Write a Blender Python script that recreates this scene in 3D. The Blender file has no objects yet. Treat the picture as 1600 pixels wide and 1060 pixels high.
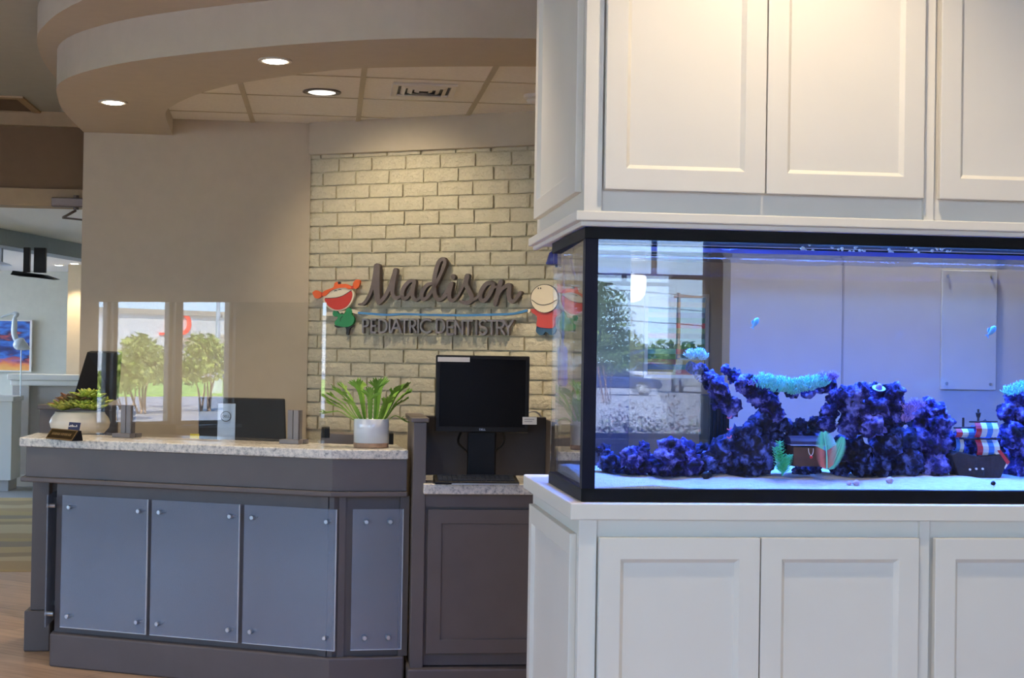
import bpy, bmesh, math, random
from mathutils import Vector, Matrix, noise
random.seed(11)
sc = bpy.context.scene
col = sc.collection
V = Vector
R = math.radians

# ------------------------------------------------------------------ camera
FPX, CX, CY, EYE = 2400.0, 800.0, 530.0, 1.48
_yc = V(((515-CX)/FPX, (556-CY)/FPX, 1.0)).normalized()          # world Y seen by the camera
_r = R(1.0)
_a = V((math.cos(_r), math.sin(_r), 0.0))
_xc = V((_a.x, _a.y, -(_a.dot(_yc))/_yc.z)).normalized()
_zc = _xc.cross(_yc)
CR, CD, CF = V((_xc.x, _yc.x, _zc.x)), V((_xc.y, _yc.y, _zc.y)), V((_xc.z, _yc.z, _zc.z))
cam_data = bpy.data.cameras.new('camera')
cam_data.sensor_width = 36.0
cam_data.lens = FPX/1600*36.0
cam_data.clip_end = 600
cam = bpy.data.objects.new('camera', cam_data)
col.objects.link(cam)
m = Matrix((CR, -CD, -CF)).transposed().to_4x4()
m.translation = V((0, 0, EYE))
cam.matrix_world = m
sc.camera = cam
CAM = V((0, 0, EYE))

# ------------------------------------------------------------------ render look
vs = sc.view_settings
vs.view_transform = 'Standard'
vs.look = 'None'
vs.gamma = 1.0
vs.use_curve_mapping = False
vs.exposure = 0.0
cy = sc.cycles
cy.use_denoising = True
cy.max_bounces = 10
cy.diffuse_bounces = 5
cy.glossy_bounces = 5
cy.transmission_bounces = 4
cy.transparent_max_bounces = 40
cy.caustics_reflective = False
cy.caustics_refractive = False
cy.sample_clamp_indirect = 6.0

# ------------------------------------------------------------------ sky and sun
SKY = 12.0
SUN = 165.0
w = bpy.data.worlds.new('world')
sc.world = w
w.use_nodes = True
nt = w.node_tree
bg = nt.nodes['Background']
tcw = nt.nodes.new('ShaderNodeTexCoord')
spw = nt.nodes.new('ShaderNodeSeparateXYZ')
rpw = nt.nodes.new('ShaderNodeValToRGB')                 # clear sky: pale at the horizon, deeper blue overhead
rpw.color_ramp.elements[0].position = 0.0
rpw.color_ramp.elements[0].color = (0.56, 0.77, 1.0, 1)
rpw.color_ramp.elements[1].position = 0.75
rpw.color_ramp.elements[1].color = (0.16, 0.36, 0.85, 1)
_e = rpw.color_ramp.elements.new(0.16)
_e.color = (0.38, 0.62, 1.0, 1)
nt.links.new(tcw.outputs['Generated'], spw.inputs[0])
nt.links.new(spw.outputs['Z'], rpw.inputs[0])
nt.links.new(rpw.outputs[0], bg.inputs[0])
bg.inputs[1].default_value = SKY
sd = bpy.data.lights.new('sun', 'SUN')
sd.energy = SUN
sd.angle = R(0.6)
sd.color = (1.0, 0.96, 0.90)
so = bpy.data.objects.new('sun', sd)
col.objects.link(so)
so.rotation_euler = V((-0.55, -0.45, -0.72)).to_track_quat('-Z', 'Y').to_euler()

# ------------------------------------------------------------------ placing helpers
def ray(px, py):
    return CR*((px-CX)/FPX) + CD*((py-CY)/FPX) + CF
def onY(px, py, Y):
    d = ray(px, py); return CAM + d*(Y/d.y)
def onX(px, py, X):
    d = ray(px, py); return CAM + d*(X/d.x)
def onZ(px, py, Z):
    d = ray(px, py); return CAM + d*((Z-EYE)/d.z)
def onP(px, py, p, n):
    d = ray(px, py); return CAM + d*((p-CAM).dot(n)/d.dot(n))

# ------------------------------------------------------------------ mesh helpers
ORG = {}
class Fr:
    """upright frame: origin, u (horizontal), n (horizontal, outward), z"""
    def __init__(s, o, u, n=None):
        s.o = V(o); s.u = V(u).normalized()
        s.n = V(n).normalized() if n is not None else V((s.u.y, -s.u.x, 0))
    def p(s, u, n, z):
        return s.o + s.u*u + s.n*n + V((0, 0, z))

class MB:
    def __init__(s):
        s.v = []; s.f = []
    def add(s, vs, fs):
        k = len(s.v)
        s.v += [V(q) for q in vs]
        s.f += [[i+k for i in f] for f in fs]
        return s
    def hexa(s, c):
        return s.add(c, [(0,3,2,1),(4,5,6,7),(0,1,5,4),(1,2,6,5),(2,3,7,6),(3,0,4,7)])
    def box(s, x0, x1, y0, y1, z0, z1, M=None):
        c = [V(q) for q in ((x0,y0,z0),(x1,y0,z0),(x1,y1,z0),(x0,y1,z0),(x0,y0,z1),(x1,y0,z1),(x1,y1,z1),(x0,y1,z1))]
        if M is not None: c = [M @ q for q in c]
        return s.hexa(c)
    def fbox(s, fr, u0, u1, n0, n1, z0, z1):
        return s.hexa([fr.p(*q) for q in ((u0,n0,z0),(u1,n0,z0),(u1,n1,z0),(u0,n1,z0),(u0,n0,z1),(u1,n0,z1),(u1,n1,z1),(u0,n1,z1))])
    def prism(s, poly, z0, z1):
        n = len(poly)
        vs = [V((p[0], p[1], z0)) for p in poly] + [V((p[0], p[1], z1)) for p in poly]
        return s.add(vs, [list(range(n))[::-1], list(range(n, 2*n))] + [(i, (i+1) % n, n+(i+1) % n, n+i) for i in range(n)])
    def plate(s, pts, t):
        """outline of points pushed along vector t"""
        n = len(pts)
        return s.add([V(p) for p in pts] + [V(p)+V(t) for p in pts],
                     [list(range(n))[::-1], list(range(n, 2*n))] + [(i, (i+1) % n, n+(i+1) % n, n+i) for i in range(n)])
    def ring(s, outer, inner, t):
        """frame between two outlines with equally many points, pushed along t"""
        n = len(outer); t = V(t)
        vs = [V(p) for p in outer] + [V(p) for p in inner] + [V(p)+t for p in outer] + [V(p)+t for p in inner]
        fs = []
        for i in range(n):
            j = (i+1) % n
            fs += [(i, j, n+j, n+i), (2*n+i, 3*n+i, 3*n+j, 2*n+j), (i, 2*n+i, 2*n+j, j), (n+i, n+j, 3*n+j, 3*n+i)]
        return s.add(vs, fs)
    def tube(s, path, r, seg=8, flat=None):
        path = [V(p) for p in path]
        rs = r if isinstance(r, (list, tuple)) else [r]*len(path)
        k = len(s.v); n = len(path)
        up = V((0.123, 0.31, 0.94))
        for i, p in enumerate(path):
            t = (path[min(i+1, n-1)] - path[max(i-1, 0)]).normalized()
            a = t.cross(up)
            if a.length < 1e-4: a = t.cross(V((1, 0, 0)))
            a.normalize(); b = t.cross(a)
            for j in range(seg):
                q = 2*math.pi*j/seg
                s.v.append(p + a*math.cos(q)*rs[i] + b*math.sin(q)*rs[i]*(flat or 1))
        for i in range(n-1):
            for j in range(seg):
                j2 = (j+1) % seg
                s.f.append([k+i*seg+j, k+i*seg+j2, k+(i+1)*seg+j2, k+(i+1)*seg+j])
        s.f.append([k+j for j in range(seg)][::-1])
        s.f.append([k+(n-1)*seg+j for j in range(seg)])
        return s
    def lathe(s, prof, c=(0, 0, 0), seg=32, M=None):
        k = len(s.v); c = V(c); n = len(prof)
        for (r, z) in prof:
            for j in range(seg):
                q = 2*math.pi*j/seg
                p = V((r*math.cos(q), r*math.sin(q), z))
                s.v.append((M @ p if M is not None else p) + c)
        for i in range(n-1):
            for j in range(seg):
                j2 = (j+1) % seg
                s.f.append([k+i*seg+j, k+i*seg+j2, k+(i+1)*seg+j2, k+(i+1)*seg+j])
        s.f.append([k+j for j in range(seg)][::-1])
        s.f.append([k+(n-1)*seg+j for j in range(seg)])
        return s
    def ico(s, c, r, sub=3, amp=0.0, freq=3.0, seed=0, squash=(1, 1, 1)):
        vs, fs = ICO(sub)
        c = V(c); out = []
        for q in vs:
            d = 1.0
            if amp:
                w_ = q*freq + V((seed*7.13, seed*3.7, seed*1.9))
                d += amp*(noise.fractal(w_, 0.8, 2.2, 5) + 0.5*abs(noise.noise(w_*3.1)) + 0.22*abs(noise.noise(w_*7.3)) - 0.26)
            out.append(c + V((q.x*squash[0], q.y*squash[1], q.z*squash[2]))*(r*d))
        return s.add(out, fs)
    def stroke(s, fr, pts, ws, n0, n1, seg=5, closed=False):
        """flat brush stroke (u,z points with widths) as a solid slab between depth n0 and n1"""
        pts = [V((p[0], p[1], 0)) for p in pts]
        if not isinstance(ws, (list, tuple)): ws = [ws]*len(pts)
        P, W = smooth(pts, ws, seg) if len(pts) > 2 and seg > 1 else (pts, ws)
        n = len(P); L = []; Rr = []
        for i in range(n):
            t = (P[min(i+1, n-1)] - P[max(i-1, 0)])
            t = t.normalized() if t.length else V((1, 0, 0))
            a = V((-t.y, t.x, 0))*W[i]*0.5
            L.append(P[i]+a); Rr.append(P[i]-a)
        # rounded ends
        def cap(c, t, wd):
            t = t.normalized(); a = V((-t.y, t.x, 0))
            return [c + (t*math.sin(q) + a*math.cos(q))*wd*0.5 for q in (R(45), R(90), R(135))]
        e1 = cap(P[-1], P[-1]-P[-2], W[-1])
        e0 = cap(P[0], P[0]-P[1], W[0])
        k = len(s.v)
        fr_ = lambda q, d: fr.p(q.x, d, q.y)
        for d in (n0, n1):
            s.v += [fr_(q, d) for q in L] + [fr_(q, d) for q in Rr] + [fr_(q, d) for q in e1] + [fr_(q, d) for q in e0]
        N = 2*n+6
        for b in (0, N):
            for i in range(n-1):
                s.f.append([k+b+i, k+b+i+1, k+b+n+i+1, k+b+n+i])
            s.f.append([k+b+n-1, k+b+2*n, k+b+2*n+1, k+b+2*n+2, k+b+2*n-1])
            s.f.append([k+b+n, k+b+2*n+3, k+b+2*n+4, k+b+2*n+5, k+b])
        loop = list(range(n)) + [2*n, 2*n+1, 2*n+2] + list(range(2*n-1, n-1, -1)) + [2*n+3, 2*n+4, 2*n+5]
        for i in range(len(loop)):
            a, b = loop[i], loop[(i+1) % len(loop)]
            s.f.append([k+a, k+b, k+N+b, k+N+a])
        return s
    def build(s, name, mt, parent=None, smooth_=False, bevel=0.0, seg=2, loc=None, recalc=True):
        if parent is not None:
            o0 = ORG[parent.name]
        elif loc is not None:
            o0 = V(loc)
        else:
            xs = [v.x for v in s.v]; ys = [v.y for v in s.v]; zs = [v.z for v in s.v]
            o0 = V(((min(xs)+max(xs))/2, (min(ys)+max(ys))/2, min(zs)))
        me = bpy.data.meshes.new(name)
        me.from_pydata([v-o0 for v in s.v], [], s.f)
        me.validate()
        if recalc:
            bm = bmesh.new(); bm.from_mesh(me)
            bmesh.ops.recalc_face_normals(bm, faces=bm.faces)
            bm.to_mesh(me); bm.free()
        if smooth_:
            me.polygons.foreach_set('use_smooth', [True]*len(me.polygons))
        me.materials.append(mt)
        ob = bpy.data.objects.new(name, me)
        col.objects.link(ob)
        if parent is not None: ob.parent = parent
        else: ob.location = o0
        ORG[ob.name] = o0
        if bevel:
            b = ob.modifiers.new('bevel', 'BEVEL'); b.width = bevel; b.segments = seg; b.limit_method = 'ANGLE'; b.angle_limit = R(40)
            b.harden_normals = False
        if smooth_ == 'auto':
            pass
        return ob

_ico = {}
def ICO(sub):
    if sub not in _ico:
        bm = bmesh.new(); bmesh.ops.create_icosphere(bm, subdivisions=sub, radius=1.0)
        _ico[sub] = ([v.co.copy() for v in bm.verts], [[v.index for v in f.verts] for f in bm.faces])
        bm.free()
    return _ico[sub]

def smooth(P, W, seg):
    out = []; ow = []; n = len(P)
    for i in range(n-1):
        p0, p1, p2, p3 = P[max(i-1, 0)], P[i], P[i+1], P[min(i+2, n-1)]
        for k in range(seg):
            t = k/seg
            out.append(0.5*((2*p1)+(p2-p0)*t+(2*p0-5*p1+4*p2-p3)*t*t+(3*p1-p0-3*p2+p3)*t**3))
            ow.append(W[i]*(1-t)+W[i+1]*t)
    out.append(P[-1]); ow.append(W[-1])
    return out, ow
def curve(P, seg=6):
    return smooth([V(p) for p in P], [0]*len(P), seg)[0]

def tag(o, label=None, cat=None, group=None, kind=None):
    if label: o['label'] = label
    if cat: o['category'] = cat
    if group: o['group'] = group
    if kind: o['kind'] = kind
    return o
def thing(name, label, cat, loc=(0, 0, 0), group=None, kind=None):
    o = bpy.data.objects.new(name, None); col.objects.link(o)
    o.empty_display_size = 0.05
    o.location = loc; ORG[o.name] = V(loc)
    return tag(o, label, cat, group, kind)
def struct(o, label=None):
    o['kind'] = 'structure'
    if label: o['label'] = label
    return o
def share(src, name, loc, parent, rot=None):
    """another object on the same mesh data; loc is relative to the parent"""
    o = bpy.data.objects.new(name, src.data if not isinstance(src, bpy.types.Mesh) else src); col.objects.link(o)
    o.parent = parent; o.location = loc
    if rot is not None: o.rotation_euler = rot
    ORG[o.name] = ORG[parent.name] if parent else V(loc)
    return o

# ------------------------------------------------------------------ materials
def srgb(r, g, b):
    f = lambda c: (c/255/12.92) if c/255 <= 0.04045 else ((c/255+0.055)/1.055)**2.4
    return (f(r), f(g), f(b), 1.0)
def mat(name, c, rough=0.6, metal=0.0, var=0.06, scale=14.0, bump=0.0, bscale=60.0, spec=0.5, detail=4.0, c2=None, coat=0.0):
    mt = bpy.data.materials.new(name); mt.use_nodes = True
    n = mt.node_tree.nodes; l = mt.node_tree.links
    b = n['Principled BSDF']
    b.inputs['Roughness'].default_value = rough; b.inputs['Metallic'].default_value = metal
    b.inputs['Specular IOR Level'].default_value = spec
    if coat: b.inputs['Coat Weight'].default_value = coat
    tc = n.new('ShaderNodeTexCoord')
    nz = n.new('ShaderNodeTexNoise'); nz.inputs['Scale'].default_value = scale; nz.inputs['Detail'].default_value = detail
    l.new(tc.outputs['Object'], nz.inputs['Vector'])
    rp = n.new('ShaderNodeValToRGB')
    if c2 is None:
        a = tuple(max(0, x*(1-var)) for x in c[:3])+(1,); d = tuple(min(1, x*(1+var)) for x in c[:3])+(1,)
    else: a, d = c, c2
    rp.color_ramp.elements[0].position = 0.35; rp.color_ramp.elements[1].position = 0.65
    rp.color_ramp.elements[0].color = a; rp.color_ramp.elements[1].color = d
    l.new(nz.outputs['Fac'], rp.inputs['Fac']); l.new(rp.outputs['Color'], b.inputs['Base Color'])
    if bump:
        n2 = n.new('ShaderNodeTexNoise'); n2.inputs['Scale'].default_value = bscale; n2.inputs['Detail'].default_value = 5
        l.new(tc.outputs['Object'], n2.inputs['Vector'])
        bp = n.new('ShaderNodeBump'); bp.inputs['Strength'].default_value = bump; bp.inputs['Distance'].default_value = 0.01
        l.new(n2.outputs['Fac'], bp.inputs['Height']); l.new(bp.outputs['Normal'], b.inputs['Normal'])
    return mt
def emit(name, c, s):
    mt = bpy.data.materials.new(name); mt.use_nodes = True
    n = mt.node_tree.nodes; b = n['Principled BSDF']
    b.inputs['Base Color'].default_value = (0.8, 0.8, 0.8, 1)
    b.inputs['Emission Color'].default_value = tuple(c)+(1,) if len(c) == 3 else c
    b.inputs['Emission Strength'].default_value = s
    return mt
def pane_mat(name, tint=(1, 1, 1), f0=0.04, body=0.0, bcol=(0.5, 0.55, 0.6), brough=0.3, grough=0.0):
    """clear sheet: looks through, mirrors more towards grazing view; body = share of milky surface"""
    mt = bpy.data.materials.new(name); mt.use_nodes = True
    n = mt.node_tree.nodes; l = mt.node_tree.links
    for x in list(n): n.remove(x)
    out = n.new('ShaderNodeOutputMaterial'); tr = n.new('ShaderNodeBsdfTransparent'); gl = n.new('ShaderNodeBsdfGlossy')
    tr.inputs[0].default_value = tuple(tint)+(1,); gl.inputs['Roughness'].default_value = grough
    lw = n.new('ShaderNodeLayerWeight'); lw.inputs['Blend'].default_value = 0.5
    pw = n.new('ShaderNodeMath'); pw.operation = 'POWER'; pw.inputs[1].default_value = 5.0
    l.new(lw.outputs['Facing'], pw.inputs[0])
    ma = n.new('ShaderNodeMath'); ma.operation = 'MULTIPLY_ADD'; ma.inputs[1].default_value = 1-f0; ma.inputs[2].default_value = f0
    l.new(pw.outputs[0], ma.inputs[0])
    base = tr
    if body:
        df = n.new('ShaderNodeBsdfPrincipled'); df.inputs['Base Color'].default_value = tuple(bcol)+(1,); df.inputs['Roughness'].default_value = brough
        mx0 = n.new('ShaderNodeMixShader'); mx0.inputs[0].default_value = body
        l.new(tr.outputs[0], mx0.inputs[1]); l.new(df.outputs[0], mx0.inputs[2]); base = mx0
    mx = n.new('ShaderNodeMixShader')
    l.new(ma.outputs[0], mx.inputs[0]); l.new(base.outputs[0], mx.inputs[1]); l.new(gl.outputs[0], mx.inputs[2])
    l.new(mx.outputs[0], out.inputs[0])
    return mt
def stripes_mat(name, cols, axis, freq_scale, rough=0.9, noise_amt=0.05, nscale=3.0):
    """hard bands of colour along an object axis"""
    mt = bpy.data.materials.new(name); mt.use_nodes = True
    n = mt.node_tree.nodes; l = mt.node_tree.links; b = n['Principled BSDF']; b.inputs['Roughness'].default_value = rough
    tc = n.new('ShaderNodeTexCoord'); sp = n.new('ShaderNodeSeparateXYZ'); l.new(tc.outputs['Object'], sp.inputs[0])
    nz = n.new('ShaderNodeTexNoise'); nz.inputs['Scale'].default_value = nscale; l.new(tc.outputs['Object'], nz.inputs['Vector'])
    m1 = n.new('ShaderNodeMath'); m1.operation = 'MULTIPLY_ADD'; m1.inputs[1].default_value = noise_amt; l.new(nz.outputs['Fac'], m1.inputs[0]); l.new(sp.outputs[axis], m1.inputs[2])
    m2 = n.new('ShaderNodeMath'); m2.operation = 'MULTIPLY'; m2.inputs[1].default_value = freq_scale; l.new(m1.outputs[0], m2.inputs[0])
    m3 = n.new('ShaderNodeMath'); m3.operation = 'FRACT'; l.new(m2.outputs[0], m3.inputs[0])
    rp = n.new('ShaderNodeValToRGB'); rp.color_ramp.interpolation = 'CONSTANT'
    e = rp.color_ramp.elements
    while len(e) < len(cols): e.new(0.5)
    for i, c in enumerate(cols):
        e[i].position = i/len(cols); e[i].color = c
    l.new(m3.outputs[0], rp.inputs[0]); l.new(rp.outputs[0], b.inputs['Base Color'])
    return mt

M = {}
M['greige'] = mat('greige_paint', srgb(192, 178, 156), 0.75, var=0.02, bump=0.05, bscale=180)
M['ringpaint'] = mat('soffit_paint', srgb(190, 178, 158), 0.75, var=0.02)
M['beigeband'] = mat('beige_paint', srgb(205, 188, 160), 0.75, var=0.02)
M['ceil'] = mat('ceiling_paint', srgb(178, 178, 168), 0.85, var=0.02)
M['tile'] = mat('ceiling_tile', srgb(247, 243, 237), 0.9, var=0.03, scale=60, bump=0.15, bscale=250)
M['grid'] = mat('ceiling_grid', srgb(190, 180, 160), 0.6, var=0.02)
M['brown'] = mat('brown_paint', srgb(104, 82, 58), 0.8, var=0.03)
M['tanframe'] = mat('tan_door_frame', srgb(170, 146, 112), 0.6, var=0.03)
M['white'] = mat('white_cabinet_paint', srgb(234, 229, 219), 0.42, var=0.012, scale=5)
M['desk'] = mat('charcoal_cabinet_paint', srgb(98, 90, 87), 0.45, var=0.04, scale=8)
M['deskshade'] = mat('shaded_niche_paint', srgb(44, 42, 48), 0.5, var=0.05)  # kiosk niche back, darkened in its colour to stand in for recess shade
M['black'] = mat('black_plastic', srgb(18, 17, 18), 0.5, var=0.1, spec=0.3)
M['screen'] = mat('dark_screen', srgb(13, 12, 13), 0.45, var=0.05, spec=0.12)
M['tankframe'] = mat('black_tank_frame', srgb(12, 12, 15), 0.55, var=0.1, spec=0.15)
M['silicone'] = mat('dark_corner_seam', srgb(10, 9, 34), 0.5, var=0.2, spec=0.15)
M['paper'] = mat('white_paper', srgb(235, 230, 225), 0.8, var=0.02)
M['ink'] = mat('grey_print', srgb(150, 140, 140), 0.8)
M['yellow'] = mat('yellow_note', srgb(220, 205, 70), 0.8, var=0.04)
M['metal'] = mat('brushed_steel', srgb(200, 203, 208), 0.3, metal=1.0, var=0.03)
M['darkmetal'] = mat('brown_metal', srgb(110, 98, 92), 0.4, metal=0.6, var=0.05)
M['letter'] = mat('sign_letter_grey', srgb(104, 92, 88), 0.55, var=0.05, scale=30)
M['letter2'] = mat('sign_letter_pewter', srgb(120, 112, 112), 0.4, metal=0.2, var=0.12, scale=25)
M['brickpaint'] = mat('painted_brick', srgb(203, 194, 168), 0.6, var=0.05, scale=20, bump=0.8, bscale=48)
M['mortar'] = mat('painted_mortar', srgb(188, 179, 152), 0.8, var=0.06, scale=40, bump=0.4, bscale=90)
M['glass'] = pane_mat('window_glass')
M['acryl'] = pane_mat('clear_acrylic', tint=(0.985, 0.985, 0.98), f0=0.056)
M['tankglass'] = pane_mat('tank_glass', tint=(0.97, 0.98, 1.0), f0=0.032)
M['water'] = pane_mat('water_surface', tint=(0.55, 0.62, 1.0), f0=0.06)
M['frost'] = pane_mat('frosted_acrylic', tint=(0.85, 0.9, 0.95), f0=0.055, body=0.25, bcol=(0.46, 0.53, 0.66), brough=0.4, grough=0.14)
M['frostedge'] = mat('acrylic_edge', srgb(200, 205, 210), 0.3, var=0.03)
M['carpet'] = stripes_mat('carpet_tiles', [srgb(176, 148, 98), srgb(196, 172, 124), srgb(160, 136, 92), srgb(188, 160, 106), srgb(150, 132, 98), srgb(182, 154, 96)], 1, 0.5, 0.95, 1.3, 0.8)

def granite():
    mt = bpy.data.materials.new('granite'); mt.use_nodes = True
    n = mt.node_tree.nodes; l = mt.node_tree.links; b = n['Principled BSDF']
    b.inputs['Roughness'].default_value = 0.18
    tc = n.new('ShaderNodeTexCoord')
    a = n.new('ShaderNodeTexNoise'); a.inputs['Scale'].default_value = 55; a.inputs['Detail'].default_value = 7; a.inputs['Roughness'].default_value = 0.75
    l.new(tc.outputs['Object'], a.inputs['Vector'])
    rp = n.new('ShaderNodeValToRGB'); e = rp.color_ramp.elements
    e[0].position = 0.34; e[0].color = srgb(128, 128, 130); e[1].position = 0.62; e[1].color = srgb(238, 232, 222)
    x = e.new(0.46); x.color = srgb(205, 202, 196)
    l.new(a.outputs['Fac'], rp.inputs[0]); l.new(rp.outputs[0], b.inputs['Base Color'])
    return mt
M['granite'] = granite()
def planks():
    mt = bpy.data.materials.new('wood_plank_floor'); mt.use_nodes = True
    n = mt.node_tree.nodes; l = mt.node_tree.links; b = n['Principled BSDF']; b.inputs['Roughness'].default_value = 0.38
    tc = n.new('ShaderNodeTexCoord'); mp = n.new('ShaderNodeMapping'); mp.inputs['Rotation'].default_value = (0, 0, R(38))
    l.new(tc.outputs['Object'], mp.inputs[0])
    br = n.new('ShaderNodeTexBrick'); br.inputs['Scale'].default_value = 1.0
    br.inputs['Brick Width'].default_value = 1.2; br.inputs['Row Height'].default_value = 0.15; br.inputs['Mortar Size'].default_value = 0.0015
    br.inputs['Color1'].default_value = srgb(206, 176, 146); br.inputs['Color2'].default_value = srgb(184, 154, 126); br.inputs['Mortar'].default_value = srgb(90, 72, 56)
    l.new(mp.outputs[0], br.inputs['Vector'])
    sc_ = n.new('ShaderNodeMapping'); sc_.inputs['Scale'].default_value = (1.2, 16, 1); l.new(mp.outputs[0], sc_.inputs[0])
    nz = n.new('ShaderNodeTexNoise'); nz.inputs['Scale'].default_value = 3.0; nz.inputs['Detail'].default_value = 8; l.new(sc_.outputs[0], nz.inputs['Vector'])
    mx = n.new('ShaderNodeMix'); mx.data_type = 'RGBA'; mx.blend_type = 'MULTIPLY'; mx.inputs[0].default_value = 0.55
    rp = n.new('ShaderNodeValToRGB'); rp.color_ramp.elements[0].position = 0.3; rp.color_ramp.elements[0].color = (0.5, 0.45, 0.4, 1); rp.color_ramp.elements[1].position = 0.7
    l.new(nz.outputs['Fac'], rp.inputs[0]); l.new(br.outputs['Color'], mx.inputs[6]); l.new(rp.outputs[0], mx.inputs[7])
    l.new(mx.outputs[2], b.inputs['Base Color'])
    return mt
M['wood'] = planks()

# ------------------------------------------------------------------ the room shell
ZC, ZT, ZR, ZU = 3.06, 2.822, 2.733, 2.92       # main ceiling, tile ceiling, ring soffit, upper step
XL, XR, YB, YF = -7.0, 5.5, -3.0, 10.45
def sbox(name, x0, x1, y0, y1, z0, z1, mt, bevel=0, label=None):
    return struct(MB().box(x0, x1, y0, y1, z0, z1).build(name, mt, bevel=bevel), label)
sbox('floor', XL-0.2, XR+0.2, YB-0.2, 10.62, -0.1, 0.0, M['wood'], label='wood plank floor of the reception')
sbox('floor_carpet', -7.2, 1.0, 10.62, 15.9, -0.1, 0.004, M['carpet'], label='brown striped carpet beyond the doorway')
sbox('floor_tile', -7.2, 1.0, 15.9, 20.5, -0.1, 0.004, mat('grey_floor_tile', srgb(165, 162, 156), 0.5, var=0.05, scale=2), label='grey floor past the carpet')
sbox('ceiling', XL-0.2, XR+0.2, YB-0.2, YF, ZC, ZC+0.12, M['ceil'], label='grey painted ceiling')
# walls with window openings: list of (a0,a1,z0,z1) along the wall
def wall_with_holes(name, fr, length, height, thick, holes, mt, label):
    mb = MB(); hs = sorted(holes)
    prev = 0.0
    for (a0, a1, z0, z1) in hs:
        mb.fbox(fr, prev, a0, -thick, 0, 0, height)
        mb.fbox(fr, a0, a1, -thick, 0, 0, z0)
        mb.fbox(fr, a0, a1, -thick, 0, z1, height)
        prev = a1
    mb.fbox(fr, prev, length, -thick, 0, 0, height)
    return struct(mb.build(name, mt), label)
def add_window(idx, fr, a0, a1, z0, z1, thick, bars_h=(), bars_v=(), label=None):
    root = thing('window_%d' % idx, label, None, fr.p((a0+a1)/2, -thick/2, z0), kind='structure')
    f = 0.035; mb = MB()
    mb.fbox(fr, a0, a1, -thick*0.7, -thick*0.3, z0, z0+f).fbox(fr, a0, a1, -thick*0.7, -thick*0.3, z1-f, z1)
    mb.fbox(fr, a0, a0+f, -thick*0.7, -thick*0.3, z0+f, z1-f).fbox(fr, a1-f, a1, -thick*0.7, -thick*0.3, z0+f, z1-f)
    mb.build('window_frame', M['black'] if bars_h else M['greige'], root)
    for z in bars_h: MB().fbox(fr, a0+f, a1-f, -thick*0.65, -thick*0.35, z-0.015, z+0.015).build('mullion', M['black'], root)
    for (a, zz0, zz1) in bars_v: MB().fbox(fr, a-0.015, a+0.015, -thick*0.65, -thick*0.35, zz0, zz1).build('mullion', M['black'], root)
    MB().fbox(fr, a0-0.05, a1+0.05, -thick*0.3, 0.06, z0-0.03, z0).build('window_sill', M['white'], root)
    MB().fbox(fr, a0+f, a1-f, -thick*0.53, -thick*0.47, z0+f, z1-f).build('pane', M['glass'], root)
# left wall, windows face -X
frL = Fr((XL, YB, 0), (0, 1, 0), (1, 0, 0))
lh = [(2.0, 3.1), (4.10, 4.95), (5.995, 6.585), (6.665, 7.27), (7.315, 7.95), (8.3, 9.2)]
wall_with_holes('wall_left', frL, YF-YB, ZC, 0.2, [(a, b, 0.80, 2.5) for a, b in lh], M['greige'], 'greige wall with tall windows left of the desk')
for i, (a, b) in enumerate(lh):
    add_window(i+1, frL, a, b, 0.80, 2.5, 0.2, label='%s tall window along the left wall' % ('nearest', 'second', 'third', 'fourth', 'fifth', 'sixth', 'seventh')[i])
# back wall behind the camera, seen mirrored in the tank glass
YT = 3.70
def mir(px, py, D):                       # photo pixel -> point at y=-D as mirrored by the tank front
    p = onY(px, py, 2*YT+D); return V((p.x, -D, p.z))
wr = mir(1112, 560, -YB).x; wz = mir(1030, 687, -YB).z
frB = Fr((XR, YB, 0), (-1, 0, 0), (0, 1, 0))
bh = [(XR-wr, XR-0.55, wz, 2.75), (XR-(-1.2), XR-(-3.0), wz, 2.75), (XR-(-3.6), XR-(-5.2), wz, 2.75)]
wall_with_holes('wall_back', frB, XR-XL, ZC, 0.2, bh, M['greige'], 'greige wall with windows facing the tank')
zb = mir(1030, 431, -YB).z
xb = mir(1027, 431, -YB).x
add_window(11, frB, bh[0][0], bh[0][1], wz, 2.75, 0.2, (zb,), ((XR-xb, zb, 2.72),), 'window with dark mullions mirrored in the tank front')
add_window(12, frB, bh[1][0], bh[1][1], wz, 2.75, 0.2, (zb,), (), 'window behind the camera next to the left corner')
add_window(13, frB, bh[2][0], bh[2][1], wz, 2.75, 0.2, (zb,), (), 'widest window behind the camera')
sbox('wall_right', XR, XR+0.2, YB, YF, 0, ZC, M['greige'], label='greige wall right of the tank cabinet')
# front wall with the tall doorway at the far left
mb = MB().box(XL, -3.7, YF, YF+0.17, 0, ZC).box(-3.7, -1.414, YF, YF+0.17, 2.55, 2.97).box(-1.25, XR, YF, YF+0.17, 0, ZC)
struct(mb.build('wall_front', M['brown']), 'dark brown wall above the tall doorway')
sbox('trim_1', XL, -1.42, YF-0.05, YF+0.17, 2.965, ZC, M['tanframe'], label='tan band between ceiling and brown wall')
dr = thing('door_1', 'tan frame of the tall doorway', None, (-2.5, YF, 0), kind='structure')
MB().box(-3.7, -1.41, YF-0.015, YF+0.185, 2.44, 2.555).build('door_head', M['tanframe'], dr, bevel=0.004)
MB().box(-3.75, -3.65, YF-0.015, YF+0.185, 0, 2.555).build('door_jamb', M['tanframe'], dr, bevel=0.004)
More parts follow.
